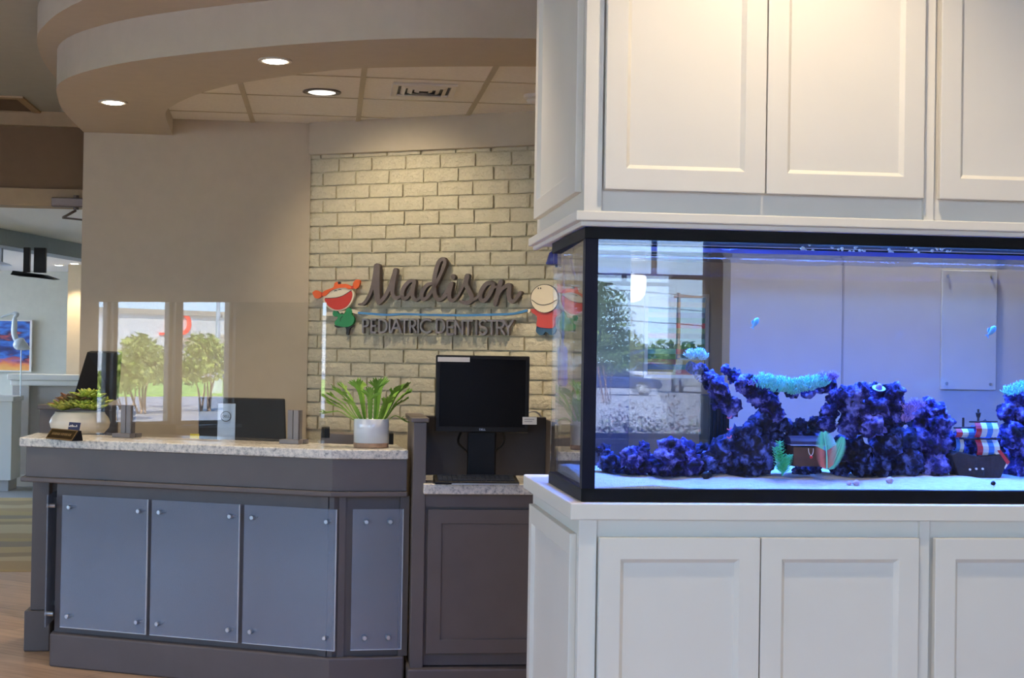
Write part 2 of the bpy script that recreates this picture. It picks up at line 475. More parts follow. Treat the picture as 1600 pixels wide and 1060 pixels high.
# door closer on the head
q0 = onY(81, 316, YF-0.06); q1 = onY(140, 318, YF-0.06)
dc = thing('door_closer', 'brown metal door closer on the tan door head', 'door closer', (q0.x+0.12, YF-0.06, q0.z))
MB().box(q0.x, q0.x+0.32, YF-0.085, YF-0.016, q0.z-0.03, q0.z+0.03).build('closer_body', M['darkmetal'], dc, bevel=0.006)
MB().lathe([(0.018, -0.045), (0.018, 0.05)], (q0.x+0.155, YF-0.055, q0.z), 12).build('spindle', M['darkmetal'], dc)
e = onY(98, 340.5, YF-0.1); g = onY(150, 346, YF+0.2)
MB().tube([(q0.x+0.155, YF-0.055, q0.z-0.05), e], 0.009, 6).tube([e, g], 0.007, 6).build('arm', M['darkmetal'], dc)

# reception walls: greige block, brick wall, header over the bricks
struct(MB().prism([(-1.414, 8.975), (-0.128, 8.975), (-0.128, 10.45), (-1.414, 10.45)], 0, ZC).build('wall_reception', M['greige']), 'plain greige wall behind the desk')
BO = V((-0.128, 9.0, 0)); BU = V((math.cos(R(30)), -math.sin(R(30)), 0)); BN = V((-math.sin(R(30)), -math.cos(R(30)), 0))
frK = Fr(BO, BU, BN)                       # brick wall frame: u to the right, n towards the desk
def wall_uv(px, py, n=0.0):
    p = onP(px, py, BO+BN*n, BN); d = p-BO
    return d.dot(BU), p.z
bw = thing('wall_brick', 'painted brick wall behind the desk', None, BO, kind='structure')
MB().fbox(frK, -0.12, 2.0, -0.2, -0.002, 0, 2.95).build('mortar', M['mortar'], bw)
BL, BHT = 0.2165, 0.0783
bvar = []
for k in range(10):
    mbk = MB(); nx, nz_ = 8, 3
    L_, H_, D_ = BL-0.011, BHT-0.010, 0.02
    vs_ = []; fs_ = []
    for j in range(nz_+1):
        for i in range(nx+1):
            u = L_*i/nx; z = H_*j/nz_
            edge = (i in (0, nx)) or (j in (0, nz_))
            p3 = V((u*9+k*5.3, z*9+k*2.1, k*3.3))
            d = D_*0.62 + 0.005*noise.noise(p3) - (0.0035 if edge else 0) + 0.002*noise.noise(p3*4)
            if i in (0, nx): u += 0.0022*noise.noise(p3*3)
            if j in (0, nz_): z += 0.0022*noise.noise(p3*3+V((5, 5, 5)))
            vs_.append(BU*u + BN*d + V((0, 0, z)))
    a = lambda i, j: j*(nx+1)+i
    for j in range(nz_):
        for i in range(nx): fs_.append((a(i, j), a(i+1, j), a(i+1, j+1), a(i, j+1)))
    bd = [a(i, 0) for i in range(nx)] + [a(nx, j) for j in range(nz_)] + [a(i, nz_) for i in range(nx, 0, -1)] + [a(0, j) for j in range(nz_, 0, -1)]
    base = len(vs_)
    for q in bd:
        v0 = vs_[q]; vs_.append(v0 - BN*(v0.dot(BN)) - BN*0.004)
    nb = len(bd)
    for i in range(nb): fs_.append((bd[(i+1) % nb], bd[i], base+i, base+(i+1) % nb))
    me = bpy.data.meshes.new('brick_shape'); me.from_pydata(vs_, [], fs_)
    bm = bmesh.new(); bm.from_mesh(me); bmesh.ops.recalc_face_normals(bm, faces=bm.faces); bm.to_mesh(me); bm.free()
    me.materials.append(M['brickpaint']); bvar.append(me)
z_off = wall_uv(484, 220+540/4)[1]         # a bed joint that the photo shows
r0 = int((z_off-0.98)/BHT)
for row in range(-r0, int((2.66-z_off)/BHT)+1):
    zz = z_off + row*BHT + 0.005
    off = -0.02 + (0.5*BL if row % 2 else 0.0) + 0.012*math.sin(row*2.3)
    c = -1
    while off + c*BL < 1.75:
        u0 = off + c*BL; c += 1
        if u0 < -0.20:
            continue
        k = random.randrange(10)
        o = bpy.data.objects.new('brick', bvar[k]); col.objects.link(o); o.parent = bw
        o.location = BU*u0 + V((0, 0, zz)) + BN*random.uniform(-0.002, 0.003)
# header box over the bricks
struct(MB().fbox(frK, 0.012, 2.0, -0.05, 0.05, 2.64, 3.0).build('trim_2', M['ringpaint'], bevel=0.004), 'plain header box above the brick wall')

# ring soffit over the desk
outer = [(-1.416, 9.0), (-1.40, 8.24), (-1.335, 7.63), (-1.26, 7.32), (-1.119, 7.05), (-0.885, 6.762), (-0.593, 6.519), (-0.32, 6.335), (-0.06, 6.18), (0.191, 6.066), (0.439, 5.991), (0.80, 5.94), (1.20, 5.93)]
inner = [(-0.918, 9.0), (-0.895, 8.46), (-0.875, 8.19), (-0.828, 7.96), (-0.687, 7.60), (-0.513, 7.29), (-0.33, 7.07), (-0.064, 6.82), (0.117, 6.70), (0.484, 6.585), (0.877, 6.505), (1.20, 6.48)]
co = [(p.x, p.y) for p in curve([V((x, y, 0)) for x, y in outer], 5)]
ci = [(p.x, p.y) for p in curve([V((x, y, 0)) for x, y in inner], 5)]
def band(pa, pb, z0, z1):
    """solid strip between two plan curves"""
    mb = MB(); n = min(len(pa), len(pb))
    def res(c):
        d = [0]
        for i in range(1, len(c)): d.append(d[-1]+math.dist(c[i], c[i-1]))
        out = []
        for k in range(48):
            t = d[-1]*k/47; i = max(1, next((j for j in range(len(d)) if d[j] >= t-1e-9), len(d)-1))
            f = (t-d[i-1])/max(1e-9, d[i]-d[i-1]); out.append((c[i-1][0]+(c[i][0]-c[i-1][0])*f, c[i-1][1]+(c[i][1]-c[i-1][1])*f))
        return out
    A, B = res(pa), res(pb)
    return mb.prism(A + B[::-1], z0, z1)
struct(band(co, ci, ZR, ZU).build('ceiling_soffit', M['ringpaint']), 'curved drop soffit with downlights over the desk')
upper = [(-1.47, 9.0), (-1.46, 8.3), (-1.43, 7.75), (-1.36, 7.25), (-1.27, 6.95), (-1.16, 6.68), (-1.0, 6.40), (-0.75, 6.15), (-0.4, 5.9), (0.0, 5.72), (0.5, 5.58), (1.2, 5.55)]
cu = [(p.x, p.y) for p in curve([V((x, y, 0)) for x, y in upper], 5)]
struct(band(cu, ci, ZU, ZC).build('ceiling_step', M['ringpaint']), 'upper curved step between soffit and ceiling')
# tile ceiling inside the ring: one object per tile, metal grid bars
ct = thing('ceiling_tiles', 'suspended tile ceiling inside the curved soffit', None, (0, 8, ZT), kind='structure')
gx = [-1.06, -0.463, 0.138, 0.738, 1.34]; gy = [6.22, 6.82, 7.42, 8.04, 8.66, 9.28]
midc = [((a[0]+b[0])/2, (a[1]+b[1])/2) for a, b in zip(*[[c[int(k*(len(c)-1)/30)] for k in range(31)] for c in (co, ci)])]
region = midc + [(1.2, 9.3), (midc[0][0], 9.3)]
def clip(poly, reg):
    """part of a plan polygon inside a convex region (counter-clockwise)"""
    out = list(poly)
    for a, b in zip(reg, reg[1:]+reg[:1]):
        side = lambda p: (b[0]-a[0])*(p[1]-a[1])-(b[1]-a[1])*(p[0]-a[0])
        src, out = out, []
        for p, q in zip(src, src[1:]+src[:1]):
            sp, sq = side(p), side(q)
            if sp >= 0: out.append(p)
            if (sp >= 0) != (sq >= 0):
                t = sp/(sp-sq); out.append((p[0]+(q[0]-p[0])*t, p[1]+(q[1]-p[1])*t))
        if len(out) < 3: return None
    return out
def slab(x0, x1, y0, y1, z0, z1, name, mt, bevel=0):
    pg = clip([(x0, y0), (x1, y0), (x1, y1), (x0, y1)], region)
    if pg: MB().prism(pg, z0, z1).build(name, mt, ct, bevel=bevel)
for i in range(4):
    for j in range(5):
        slab(gx[i]+0.004, gx[i+1]-0.004, gy[j]+0.004, gy[j+1]-0.004, ZT+0.004, ZT+0.03, 'ceiling_tile', M['tile'])
for x in gx: slab(x-0.013, x+0.013, 6.22, 9.28, ZT-0.003, ZT+0.012, 'grid_bar', M['grid'])
for y in gy:
    for i in range(4): slab(gx[i]+0.013, gx[i+1]-0.013, y-0.006, y+0.006, ZT+0.001, ZT+0.012, 'grid_bar', M['grid'])

# dividing wall and lilac screen wall seen through the tank
YD = 5.6
xd = onY(922, 560, YD).x
struct(MB().box(xd, XR, YD, YD+0.15, 0, ZC).build('wall_divider', M['beigeband']), 'beige wall behind the tank')
xc0, xc1 = onY(920, 560, 5.25).x, onY(984, 560, 5.25).x
struct(MB().box(xc0, xc1, 5.25, YD, 0, ZC).build('wall_pilaster', mat('slate_paint', srgb(70, 76, 92), 0.7, var=0.03)), 'dark slate pilaster behind the left end of the tank')
YP = 4.95
xp = onY(1140, 560, YP).x
sbox('wall_screen', xp, XR, YP, YP+0.1, 0, ZC, mat('lilac_grey_paint', srgb(168, 166, 164), 0.7, var=0.02), label='pale grey partition close behind the tank')
xq = onY(1315, 560, YP).x
sbox('trim_3', xq, xq+0.006, YP-0.003, YP, 0.9, ZC, mat('grey_joint', srgb(140, 138, 140), 0.7), label='thin vertical joint of the grey partition')

# room beyond the doorway
sbox('ceiling_far', -7.2, 1.0, 10.62, 20.5, 2.65, 2.75, M['tile'], label='white ceiling beyond the doorway')
b0 = onZ(-160, 356, 2.49); b1 = onZ(170, 411.5, 2.49)
bfr = Fr((b0.x, b0.y, 0), (b1.x-b0.x, b1.y-b0.y, 0))
struct(MB().fbox(bfr, 0, (b1-b0).length, -0.25, 0, 2.49, 2.66).build('trim_4', mat('blue_grey_paint', srgb(150, 158, 162), 0.8, var=0.02)), 'blue grey ceiling beam running diagonally beyond the doorway')
struct(MB().prism([(b0.x, b0.y+.05), (b1.x, b1.y+.05), (1.0, b1.y+1), (1.0, 20.4), (-7.2, 20.4), (-7.2, b0.y+.05)], 2.5, 2.56).build('ceiling_bay', M['tile']), 'white ceiling of the far bay')
far = M['farwall'] = mat('pale_green_grey_paint', srgb(206, 206, 194), 0.8, var=0.02)
sbox('wall_far', -7.2, 1.0, 20.2, 20.4, 0, 2.7, far, label='pale grey green wall at the far end')
xj = onY(105, 500, 18.5).x
struct(MB().box(xj, 1.0, 18.5, 18.7, 0, 2.7).build('wall_far_return', M['beigeband']), 'beige wall end lit by a lamp beyond the doorway')
sbox('wall_far_right', 0.8, 1.0, 10.62, 20.2, 0, 2.7, far, label='side wall of the far bay')
frF = Fr((-7.0, 10.62, 0), (0, 1, 0), (1, 0, 0))
wall_with_holes('wall_far_left', frF, 9.6, 2.7, 0.2, [(1.0, 3.6, 0.5, 2.3), (4.4, 8.8, 0.5, 2.3)], far, 'window wall of the far bay')
add_window(21, frF, 1.0, 3.6, 0.5, 2.3, 0.2, label='nearer wide window of the far bay')
add_window(22, frF, 4.4, 8.8, 0.5, 2.3, 0.2, label='farther wide window of the far bay')

# half wall with white cap
p0 = onZ(18, 590, 1.19); 
YH = 17.4
x0 = onY(20, 590, YH).x; x1 = onY(140, 590, YH).x + 0.4
hw = thing('wall_half', 'grey half wall with white moulded cap beyond the doorway', None, ((x0+x1)/2, YH, 0), kind='structure')
M['halfwall'] = mat('warm_grey_paint', srgb(196, 188, 180), 0.75, var=0.02)
xm = onY(48, 640, YH).x
MB().box(x0+0.02, xm, YH-0.12, YH+0.12, 0, 1.16).build('end_post', M['halfwall'], hw, bevel=0.004)
MB().box(xm, x1, YH-0.02, YH+0.12, 0, 1.16).build('panel', M['halfwall'], hw)
MB().box(x0-0.03, x1, YH-0.16, YH+0.16, 1.16, 1.225).build('cap', M['white'], hw, bevel=0.01)
MB().box(x0, x1, YH-0.14, YH+0.14, 1.10, 1.16).build('cap_moulding', M['white'], hw, bevel=0.012)
MB().box(x0-0.02, x1, YH-0.16, YH-0.12, 0, 0.13).build('baseboard', M['white'], hw, bevel=0.004)

# ------------------------------------------------------------------ reception desk
C0, C1, C2, C3 = V((-1.455, 7.95, 0)), V((-1.448, 7.479, 0)), V((0.015, 6.748, 0)), V((0.352, 6.775, 0))
def offs(pts, d):
    """offset a plan polyline outwards (towards the camera side)"""
    L = []
    for a, b in zip(pts, pts[1:]):
        u = (b-a).normalized(); n = V((u.y, -u.x, 0)); L.append((a+n*d, u))
    out = [L[0][0]]
    for (a, u), (b, v) in zip(L, L[1:]):
        den = u.x*v.y-u.y*v.x; w_ = b-a; t = (w_.x*v.y-w_.y*v.x)/den; out.append(a+u*t)
    a, u = L[-1]; e = pts[-1]; n = V((u.y, -u.x, 0)); out.append(e+n*d)
    return out
ct_back = offs([C1, C2, C3], -0.42)
def topped(d, ypad=0.0):
    f = offs([C0, C1, C2, C3], d)
    b = offs([C1, C2, C3], -0.42+ypad)
    bl = V((f[0].x, b[0].y + 0.0, 0))
    # left end of the back edge
    u = (C2-C1).normalized(); t = (f[0].x-b[0].x)/u.x; bl = b[0]+u*t
    return [(p.x, p.y) for p in [bl, f[1], f[2], f[3], b[2], b[1]]]
desk = thing('reception_desk', 'charcoal angled reception desk with acrylic front panels', 'desk', (-0.5, 7.4, 0))
cou = MB().prism(topped(0.0), 1.028, 1.07).build('countertop', M['granite'], bevel=0.006)
tag(cou, 'speckled white granite top on the charcoal reception desk', 'countertop')
MB().prism(topped(-0.03, 0.03), 0.885, 1.028).build('apron', M['desk'], desk, bevel=0.003)
MB().prism(topped(-0.008, 0.03), 0.862, 0.885).build('apron_moulding', M['desk'], desk, bevel=0.005)
bf = offs([C1, C2, C3], -0.085); bb = offs([C1, C2, C3], -0.36)
u1 = (C2-C1).normalized(); XB = -1.27
fl = bf[0]+u1*((XB-bf[0].x)/u1.x); blk = bb[0]+u1*((XB-bb[0].x)/u1.x)
MB().prism([(p.x, p.y) for p in (blk, fl, bf[1], bf[2], bb[2], bb[1])], 0.0, 0.862).build('body', M['desk'], desk)
pf = offs([C1, C2, C3], -0.03); pl = pf[0]+u1*((XB-0.012-pf[0].x)/u1.x); pbk = bf[0]+u1*((XB-0.012-bf[0].x)/u1.x)
MB().prism([(p.x, p.y) for p in (V((pl.x, blk.y, 0)), pl, pf[1], pf[2], V((bf[2].x, bf[2].y+0.02, 0)), bf[1]+V((0, .02, 0)), V((pl.x+0.05, blk.y, 0)))], 0.0, 0.155).build('plinth', M['desk'], desk, bevel=0.008)
# back left post under the overhanging top
MB().box(-1.445, -1.365, 7.82, 7.92, 0.2, 0.862).build('post', M['desk'], desk, bevel=0.003)
MB().box(-1.47, -1.345, 7.80, 7.945, 0.0, 0.2).build('post_base', M['desk'], desk, bevel=0.006)
MB().box(-1.40, XB+0.02, 7.90, 7.93, 0.0, 0.862).build('back_panel', M['desk'], desk)
# corner trims
for pt in (bf[1],):
    MB().lathe([(0.03, 0.155), (0.03, 0.862)], (pt.x, pt.y+0.012, 0), 8).build('corner_trim', M['desk'], desk)
MB().fbox(Fr(bf[1], u1), -0.06, -0.02, 0, 0.02, 0.155, 0.862).build('stile', M['desk'], desk)
u2 = (C3-C2).normalized()
MB().fbox(Fr(bf[1], u2), 0.02, 0.05, 0, 0.02, 0.155, 0.862).build('stile', M['desk'], desk)
MB().fbox(Fr(bf[1], u2), 0.29, 0.33, 0, 0.03, 0.155, 0.862).build('stile', M['desk'], desk)
# acrylic panels on standoffs
af = offs([C1, C2, C3], -0.045)
fr1 = Fr(af[1], u1); fr2 = Fr(af[1], u2)
def uz(fr, px, py):
    p = onP(px, py, fr.o, fr.n); return (p-fr.o).dot(fr.u), p.z
def acrylic(fr, corners, pins, r=0.011, label=None):
    pts = [uz(fr, *c) for c in corners]
    u0 = (pts[0][0]+pts[3][0])/2; u1_ = (pts[1][0]+pts[2][0])/2
    z1 = (pts[0][1]+pts[1][1])/2; z0 = (pts[2][1]+pts[3][1])/2
    z0, z1 = 0.185, 0.805
    pn = MB().fbox(fr, u0, u1_, -0.006, 0.0, z0, z1).build('acrylic_panel', M['frost'], desk)
    if label: pn['label'] = label
    e = 0.003
    MB().fbox(fr, u1_-e, u1_+0.0005, -0.0065, 0.0008, z0, z1).fbox(fr, u0, u1_, -0.0065, 0.0008, z0-0.0005, z0+e).build('polished_edge', M['frostedge'], pn)
    for (uu, zz) in pins(u0, u1_, z0, z1):
        mb_ = MB(); rot = fr.n.to_track_quat('Z', 'Y').to_matrix()
        mb_.lathe([(r, 0.0), (r, 0.012), (r*0.8, 0.016)], fr.p(uu, 0, zz), 14, M=rot)
        mb_.lathe([(r*0.7, -0.045), (r*0.7, -0.006)], fr.p(uu, 0, zz), 10, M=rot)
        mb_.build('standoff', M['metal'], pn, smooth_=False)
p4 = lambda u0, u1_, z0, z1: [(u0+0.045, z0+0.055), (u1_-0.045, z0+0.055), (u0+0.045, z1-0.055), (u1_-0.045, z1-0.055)]
p4n = lambda u0, u1_, z0, z1: [(u0+0.06, z0+0.055), (u1_-0.06, z0+0.055), (u0+0.06, z1-0.055), (u1_-0.06, z1-0.055)]
acrylic(fr1, [(98, 762), (233, 769), (226, 988), (93, 972)], p4)
acrylic(fr1, [(238, 769), (376, 777), (370, 999), (233, 986)], p4)
acrylic(fr1, [(382, 777), (526, 784), (523, 1015), (378, 1001)], p4)
acrylic(fr2, [(550, 787), (631, 787), (627, 1015), (549, 1017)], p4n)
frE = Fr((XB-0.035, 7.84, 0), (0, -1, 0))
pe = MB().fbox(frE, 0.0, 0.42, -0.006, 0, 0.185, 0.805).build('acrylic_panel', M['frost'], desk)
for (uu, zz) in ((0.05, 0.24), (0.37, 0.24), (0.05, 0.75), (0.37, 0.75)):
    MB().lathe([(0.011, -0.03), (0.011, 0.008)], frE.p(uu, 0, zz), 12, M=frE.n.to_track_quat('Z', 'Y').to_matrix()).build('standoff', M['metal'], pe)
# work surface behind the counter and side panel
wt = offs([C1, C2, C3], -0.40); wt2 = offs([C1, C2, C3], -1.05)
ws = thing('work_surface', 'low work surface behind the raised granite counter', 'worktop', (-0.5, 7.9, 0))
MB().prism([(p.x, p.y) for p in (wt[0], wt[1], wt[2], wt2[2], wt2[1], wt2[0], V((-1.15, 8.51, 0)), V((-1.42, 8.51, 0)), V((-1.42, 8.02, 0)))], 0.72, 0.75).build('top', M['granite'], ws, bevel=0.004)
for pt in (wt2[0], wt2[2]):
    MB().box(pt.x-0.03, pt.x+0.03, pt.y-0.1, pt.y-0.04, 0, 0.72).build('leg', M['desk'], ws)
sx0, sx1 = onY(62, 650, 8.55).x, onY(183, 650, 8.55).x
sp_ = thing('side_partition', 'low charcoal partition with rail behind the succulent bowl', 'partition', ((sx0+sx1)/2, 8.57, 0))
MB().box(sx0, sx1, 8.55, 8.6, 0, 1.165).build('panel', M['desk'], sp_)
MB().box(sx0-0.01, sx1+0.01, 8.53, 8.62, 1.165, 1.19).build('rail', M['desk'], sp_, bevel=0.004)

# ------------------------------------------------------------------ kiosk next to the desk
KY = 6.72
kx0, kx1, kx2 = onY(645, 760, KY).x, onY(665, 760, KY).x, 1.02
kio = thing('kiosk_cabinet', 'charcoal check-in kiosk cabinet with recessed niche', 'cabinet', ((kx0+kx2)/2, 6.95, 0))
MB().box(kx0, kx1, KY-0.01, 7.24, 0.0, 1.195).build('side_panel', M['desk'], kio, bevel=0.003)
MB().box(kx0-0.012, kx1+0.01, KY-0.02, 7.25, 1.195, 1.215).build('cap', M['desk'], kio, bevel=0.004)
MB().box(kx2, kx2+0.06, KY-0.01, 7.24, 0.0, 1.195).build('side_panel', M['desk'], kio, bevel=0.003)
MB().box(kx1, kx2, 7.18, 7.24, 0.9, 1.205).build('back_panel', M['deskshade'], kio, bevel=0.003)
MB().box(kx1, kx2, KY+0.02, 7.2, 0.13, 0.885).build('body', M['desk'], kio)
MB().box(kx1-0.002, kx2, KY-0.002, KY+0.02, 0.825, 0.885).build('top_rail', M['desk'], kio)
MB().box(kx0-0.012, kx2+0.06, KY-0.045, 7.2, 0.0, 0.125).build('plinth', M['desk'], kio, bevel=0.008)
def shaker(parent, name, fr, u0, u1_, z0, z1, st, mt, thick=0.02, inset=0.009, bead=True, label=None):
    """framed door: stiles and rails, inset panel, sloped bead"""
    o_ = [fr.p(u0, 0, z0), fr.p(u1_, 0, z0), fr.p(u1_, 0, z1), fr.p(u0, 0, z1)]
    i_ = [fr.p(u0+st, 0, z0+st), fr.p(u1_-st, 0, z0+st), fr.p(u1_-st, 0, z1-st), fr.p(u0+st, 0, z1-st)]
    d = MB().ring(o_, i_, fr.n*thick).build(name, mt, parent, bevel=0.0018)
    if label: d['label'] = label
    MB().fbox(fr, u0+st-0.004, u1_-st+0.004, 0.001, thick-inset, z0+st-0.004, z1-st+0.004).build('door_panel', mt, d)
    if bead:
        b = 0.009
        oo = [fr.p(u0+st, thick-0.0015, z0+st), fr.p(u1_-st, thick-0.0015, z0+st), fr.p(u1_-st, thick-0.0015, z1-st), fr.p(u0+st, thick-0.0015, z1-st)]
        ii = [fr.p(u0+st+b, thick-inset, z0+st+b), fr.p(u1_-st-b, thick-inset, z0+st+b), fr.p(u1_-st-b, thick-inset, z1-st-b), fr.p(u0+st+b, thick-inset, z1-st-b)]
        MB().ring(oo, ii, -fr.n*0.003).build('bead', mt, d)
    return d
frk = Fr((0, KY+0.015, 0), (1, 0, 0), (0, -1, 0))
shaker(kio, 'door', frk, kx1+0.012, kx2-0.04, 0.185, 0.815, 0.062, M['desk'], bead=False)
kt = MB().box(kx1-0.012, kx2, KY-0.055, 7.18, 0.885, 0.93).build('kiosk_countertop', M['granite'], bevel=0.005)
tag(kt, 'small granite ledge of the check-in kiosk under the keyboard', 'countertop')
# kiosk monitor
MY = 6.86
a = onY(680, 676, MY); b = onY(828, 558, MY)
km = thing('kiosk_monitor', 'black square monitor with paper labels on the kiosk', 'monitor', ((a.x+b.x)/2, MY+0.06, 0.93))
mz0, mz1 = a.z+0.002, b.z+0.003
rotm = Matrix.Translation((0, 0, 0))
MB().box(a.x, b.x, MY, MY+0.045, mz0, mz1).build('housing', M['black'], km, bevel=0.006)
bz = 0.017
MB().ring([(a.x+0.002, MY, mz0+0.002), (b.x-0.002, MY, mz0+0.002), (b.x-0.002, MY, mz1-0.002), (a.x+0.002, MY, mz1-0.002)],
          [(a.x+bz, MY, mz0+bz*1.5), (b.x-bz, MY, mz0+bz*1.5), (b.x-bz, MY, mz1-bz), (a.x+bz, MY, mz1-bz)], (0, -0.007, 0)).build('bezel', M['black'], km, bevel=0.002)
MB().box(a.x+bz-0.002, b.x-bz+0.002, MY-0.002, MY+0.001, mz0+bz*1.5-0.002, mz1-bz+0.002).build('screen', M['screen'], km)
mc = (a.x+b.x)/2
MB().box(mc-0.06, mc+0.07, MY+0.045, MY+0.07, 0.94, mz0+0.12).build('stand_neck', M['black'], km, bevel=0.008)
MB().lathe([(0.125, 0.0), (0.125, 0.008), (0.11, 0.014), (0.03, 0.018)], (mc, MY+0.075, 0.93), 32).build('stand_base', M['black'], km)
l0 = onY(684, 558, MY-0.01); l1 = onY(734, 566, MY-0.01)
s1 = MB().box(l0.x, l1.x, MY-0.0105, MY-0.0085, l1.z, l0.z).build('paper_label', M['paper'], km)
s1['label'] = 'white paper strip on the upper left bezel'
l0 = onY(817, 652, MY-0.02); l1 = onY(839, 664, MY-0.02)
s2 = MB().box(l0.x, l1.x, MY-0.012, MY-0.009, l1.z, l0.z).build('paper_label', M['paper'], km)
for k in range(2):
    MB().box(l0.x+0.008, l1.x-(0.02 if k else 0.012), MY-0.0126, MY-0.0115, l0.z-0.012-0.009*k, l0.z-0.0095-0.009*k).build('printed_line', M['ink'], s2)
def text_mesh(txt, size, name, mt, parent, pos, rot, extrude=0.0008):
    cu_ = bpy.data.curves.new(name, 'FONT'); cu_.body = txt; cu_.size = size; cu_.extrude = extrude; cu_.align_x = 'CENTER'; cu_.align_y = 'CENTER'
    tmp = bpy.data.objects.new('tmp_text', cu_); col.objects.link(tmp)
    me = bpy.data.meshes.new_from_object(tmp.evaluated_get(bpy.context.evaluated_depsgraph_get()))
    bpy.data.objects.remove(tmp); bpy.data.curves.remove(cu_)
    me.name = name; me.materials.clear(); me.materials.append(mt)
    o = bpy.data.objects.new(name, me); col.objects.link(o)
    if parent is not None:
        o.parent = parent; o.location = V(pos)-ORG[parent.name]; ORG[o.name] = V(pos)
    else: o.location = pos
    o.rotation_euler = rot
    return o
text_mesh('DELL', 0.013, 'logo', M['metal'], km, (mc, MY-0.0075, mz0+0.013), (R(90), 0, 0))
for k, (dx0, dx1) in enumerate(((-0.09, -0.05), (0.1, 0.06))):
    MB().tube(curve([(mc+dx0, MY+0.05, mz0), (mc+dx0*1.1, MY+0.09, mz0-0.05), (mc+dx1*1.2, MY+0.1, mz0-0.09), (mc+dx1*0.6, MY+0.12, mz0-0.13), (mc+dx1*0.6, MY+0.16, 0.95)]), 0.006, 6).build('cable', M['black'], km, smooth_=True)
# keyboard
k0 = onZ(684, 756, 0.934); k1 = onZ(810, 756, 0.934)
kb = thing('keyboard', 'black keyboard lying under the kiosk monitor', 'keyboard', ((k0.x+k1.x)/2, k0.y+0.07, 0.93))
MB().hexa([(k0.x-0.012, k0.y, 0.9305), (k1.x, k0.y, 0.9305), (k1.x, k0.y+0.13, 0.9305), (k0.x-0.012, k0.y+0.13, 0.9305), (k0.x-0.012, k0.y, 0.942), (k1.x, k0.y, 0.942), (k1.x, k0.y+0.13, 0.962), (k0.x-0.012, k0.y+0.13, 0.962)]).build('case', M['black'], kb, bevel=0.003)
MB().box(k0.x+0.06, k1.x-0.003, k0.y-0.012, k0.y-0.0005, 0.9305, 0.936).build('front_edge_strip', M['metal'], kb)
M['key'] = mat('key_caps', srgb(34, 34, 36), 0.5)
kw = (k1.x-k0.x-0.02)/16
for j in range(5):
    for i in range(16):
        if j == 0 and 4 <= i <= 8:
            if i != 4: continue
            wk = kw*5
        else: wk = kw
        x = k0.x+0.004+i*kw; y = k0.y+0.012+j*0.0215; z = 0.943+0.02*(y-k0.y)/0.13
        MB().box(x, x+wk-0.002, y, y+0.0185, z, z+0.007).build('key', M['key'], kb)
# small note card and cable beside the monitor, on the kiosk back panel
nc = onY(833, 647, 7.19)
tag(MB().tube(curve([(0.90, 7.2, 1.206), (0.93, 7.2, 1.225), (0.97, 7.2, 1.23), (1.0, 7.2, 1.207)]), 0.004, 6).build('cable_loop', M['metal'], smooth_=True), 'thin cable looping over the kiosk back panel', 'cable')

# ------------------------------------------------------------------ acrylic sneeze guard
ga = onZ(198, 684, 1.07); gb = onZ(459, 693, 1.07)
gm = (ga+gb)/2
frG = Fr((gm.x, gm.y, 0), u1)
def g_u(px, py): 
    p = onP(px, py, frG.o, frG.n); return (p-frG.o).dot(frG.u), p.z
gu0, gz1 = g_u(155, 472); gu1, gz1b = g_u(510, 473)
sg = thing('sneeze_guard', 'clear acrylic sneeze guard standing on the granite counter', 'sneeze guard', (gm.x, gm.y, 1.07))
MB().fbox(frG, gu0, gu1, -0.003, 0.003, 1.074, (gz1+gz1b)/2).build('pane', M['acryl'], sg)
M['bracket'] = mat('grey_bracket', srgb(122, 116, 116), 0.45, metal=0.1, var=0.05)
for (px, py) in ((198, 684), (459, 693)):
    c_ = g_u(px, py)[0]
    mb_ = MB().fbox(frG, c_-0.028, c_-0.0015, -0.03, -0.0032, 1.0705, 1.225).fbox(frG, c_+0.0015, c_+0.028, -0.03, -0.0032, 1.0705, 1.225)
    mb_.fbox(frG, c_-0.028, c_-0.0015, 0.0032, 0.012, 1.0705, 1.225).fbox(frG, c_+0.0015, c_+0.028, 0.0032, 0.012, 1.0705, 1.225)
    mb_.fbox(frG, c_-0.05, c_+0.05, -0.055, -0.0032, 1.0705, 1.09).fbox(frG, c_-0.05, c_+0.05, 0.0032, 0.05, 1.0705, 1.09)
    mb_.build('bracket', M['bracket'], sg, bevel=0.002)

# ------------------------------------------------------------------ things on and behind the counter
# fern pot
fp = onZ(580.5, 701, 1.07); fc = V((fp.x, fp.y+0.075, 1.07)); pr = 0.079
pot = thing('potted_fern', 'fork-tipped green fern in a white glazed pot with bare clay foot', 'potted plant', fc)
M['glaze'] = mat('white_glaze', srgb(238, 240, 244), 0.12, var=0.02, coat=0.5)
M['clay'] = mat('bare_clay', srgb(160, 128, 104), 0.7, var=0.15, scale=40)
M['soil'] = mat('soil', srgb(50, 38, 28), 0.95, var=0.3, scale=60)
MB().lathe([(pr-0.006, 0.0), (pr-0.001, 0.003), (pr, 0.022)], fc, 40).build('clay_foot', M['clay'], pot, smooth_=False)
MB().lathe([(pr, 0.022), (pr+0.0005, 0.127), (pr-0.002, 0.13), (pr-0.006, 0.128), (pr-0.007, 0.112)], fc, 48).build('pot_wall', M['glaze'], pot, smooth_=True)
MB().lathe([(0.001, 0.112), (pr-0.007, 0.112)], fc, 32).build('soil', M['soil'], pot)
M['fern'] = mat('fern_green', srgb(104, 150, 48), 0.45, var=0.25, scale=9, c2=srgb(142, 186, 76))
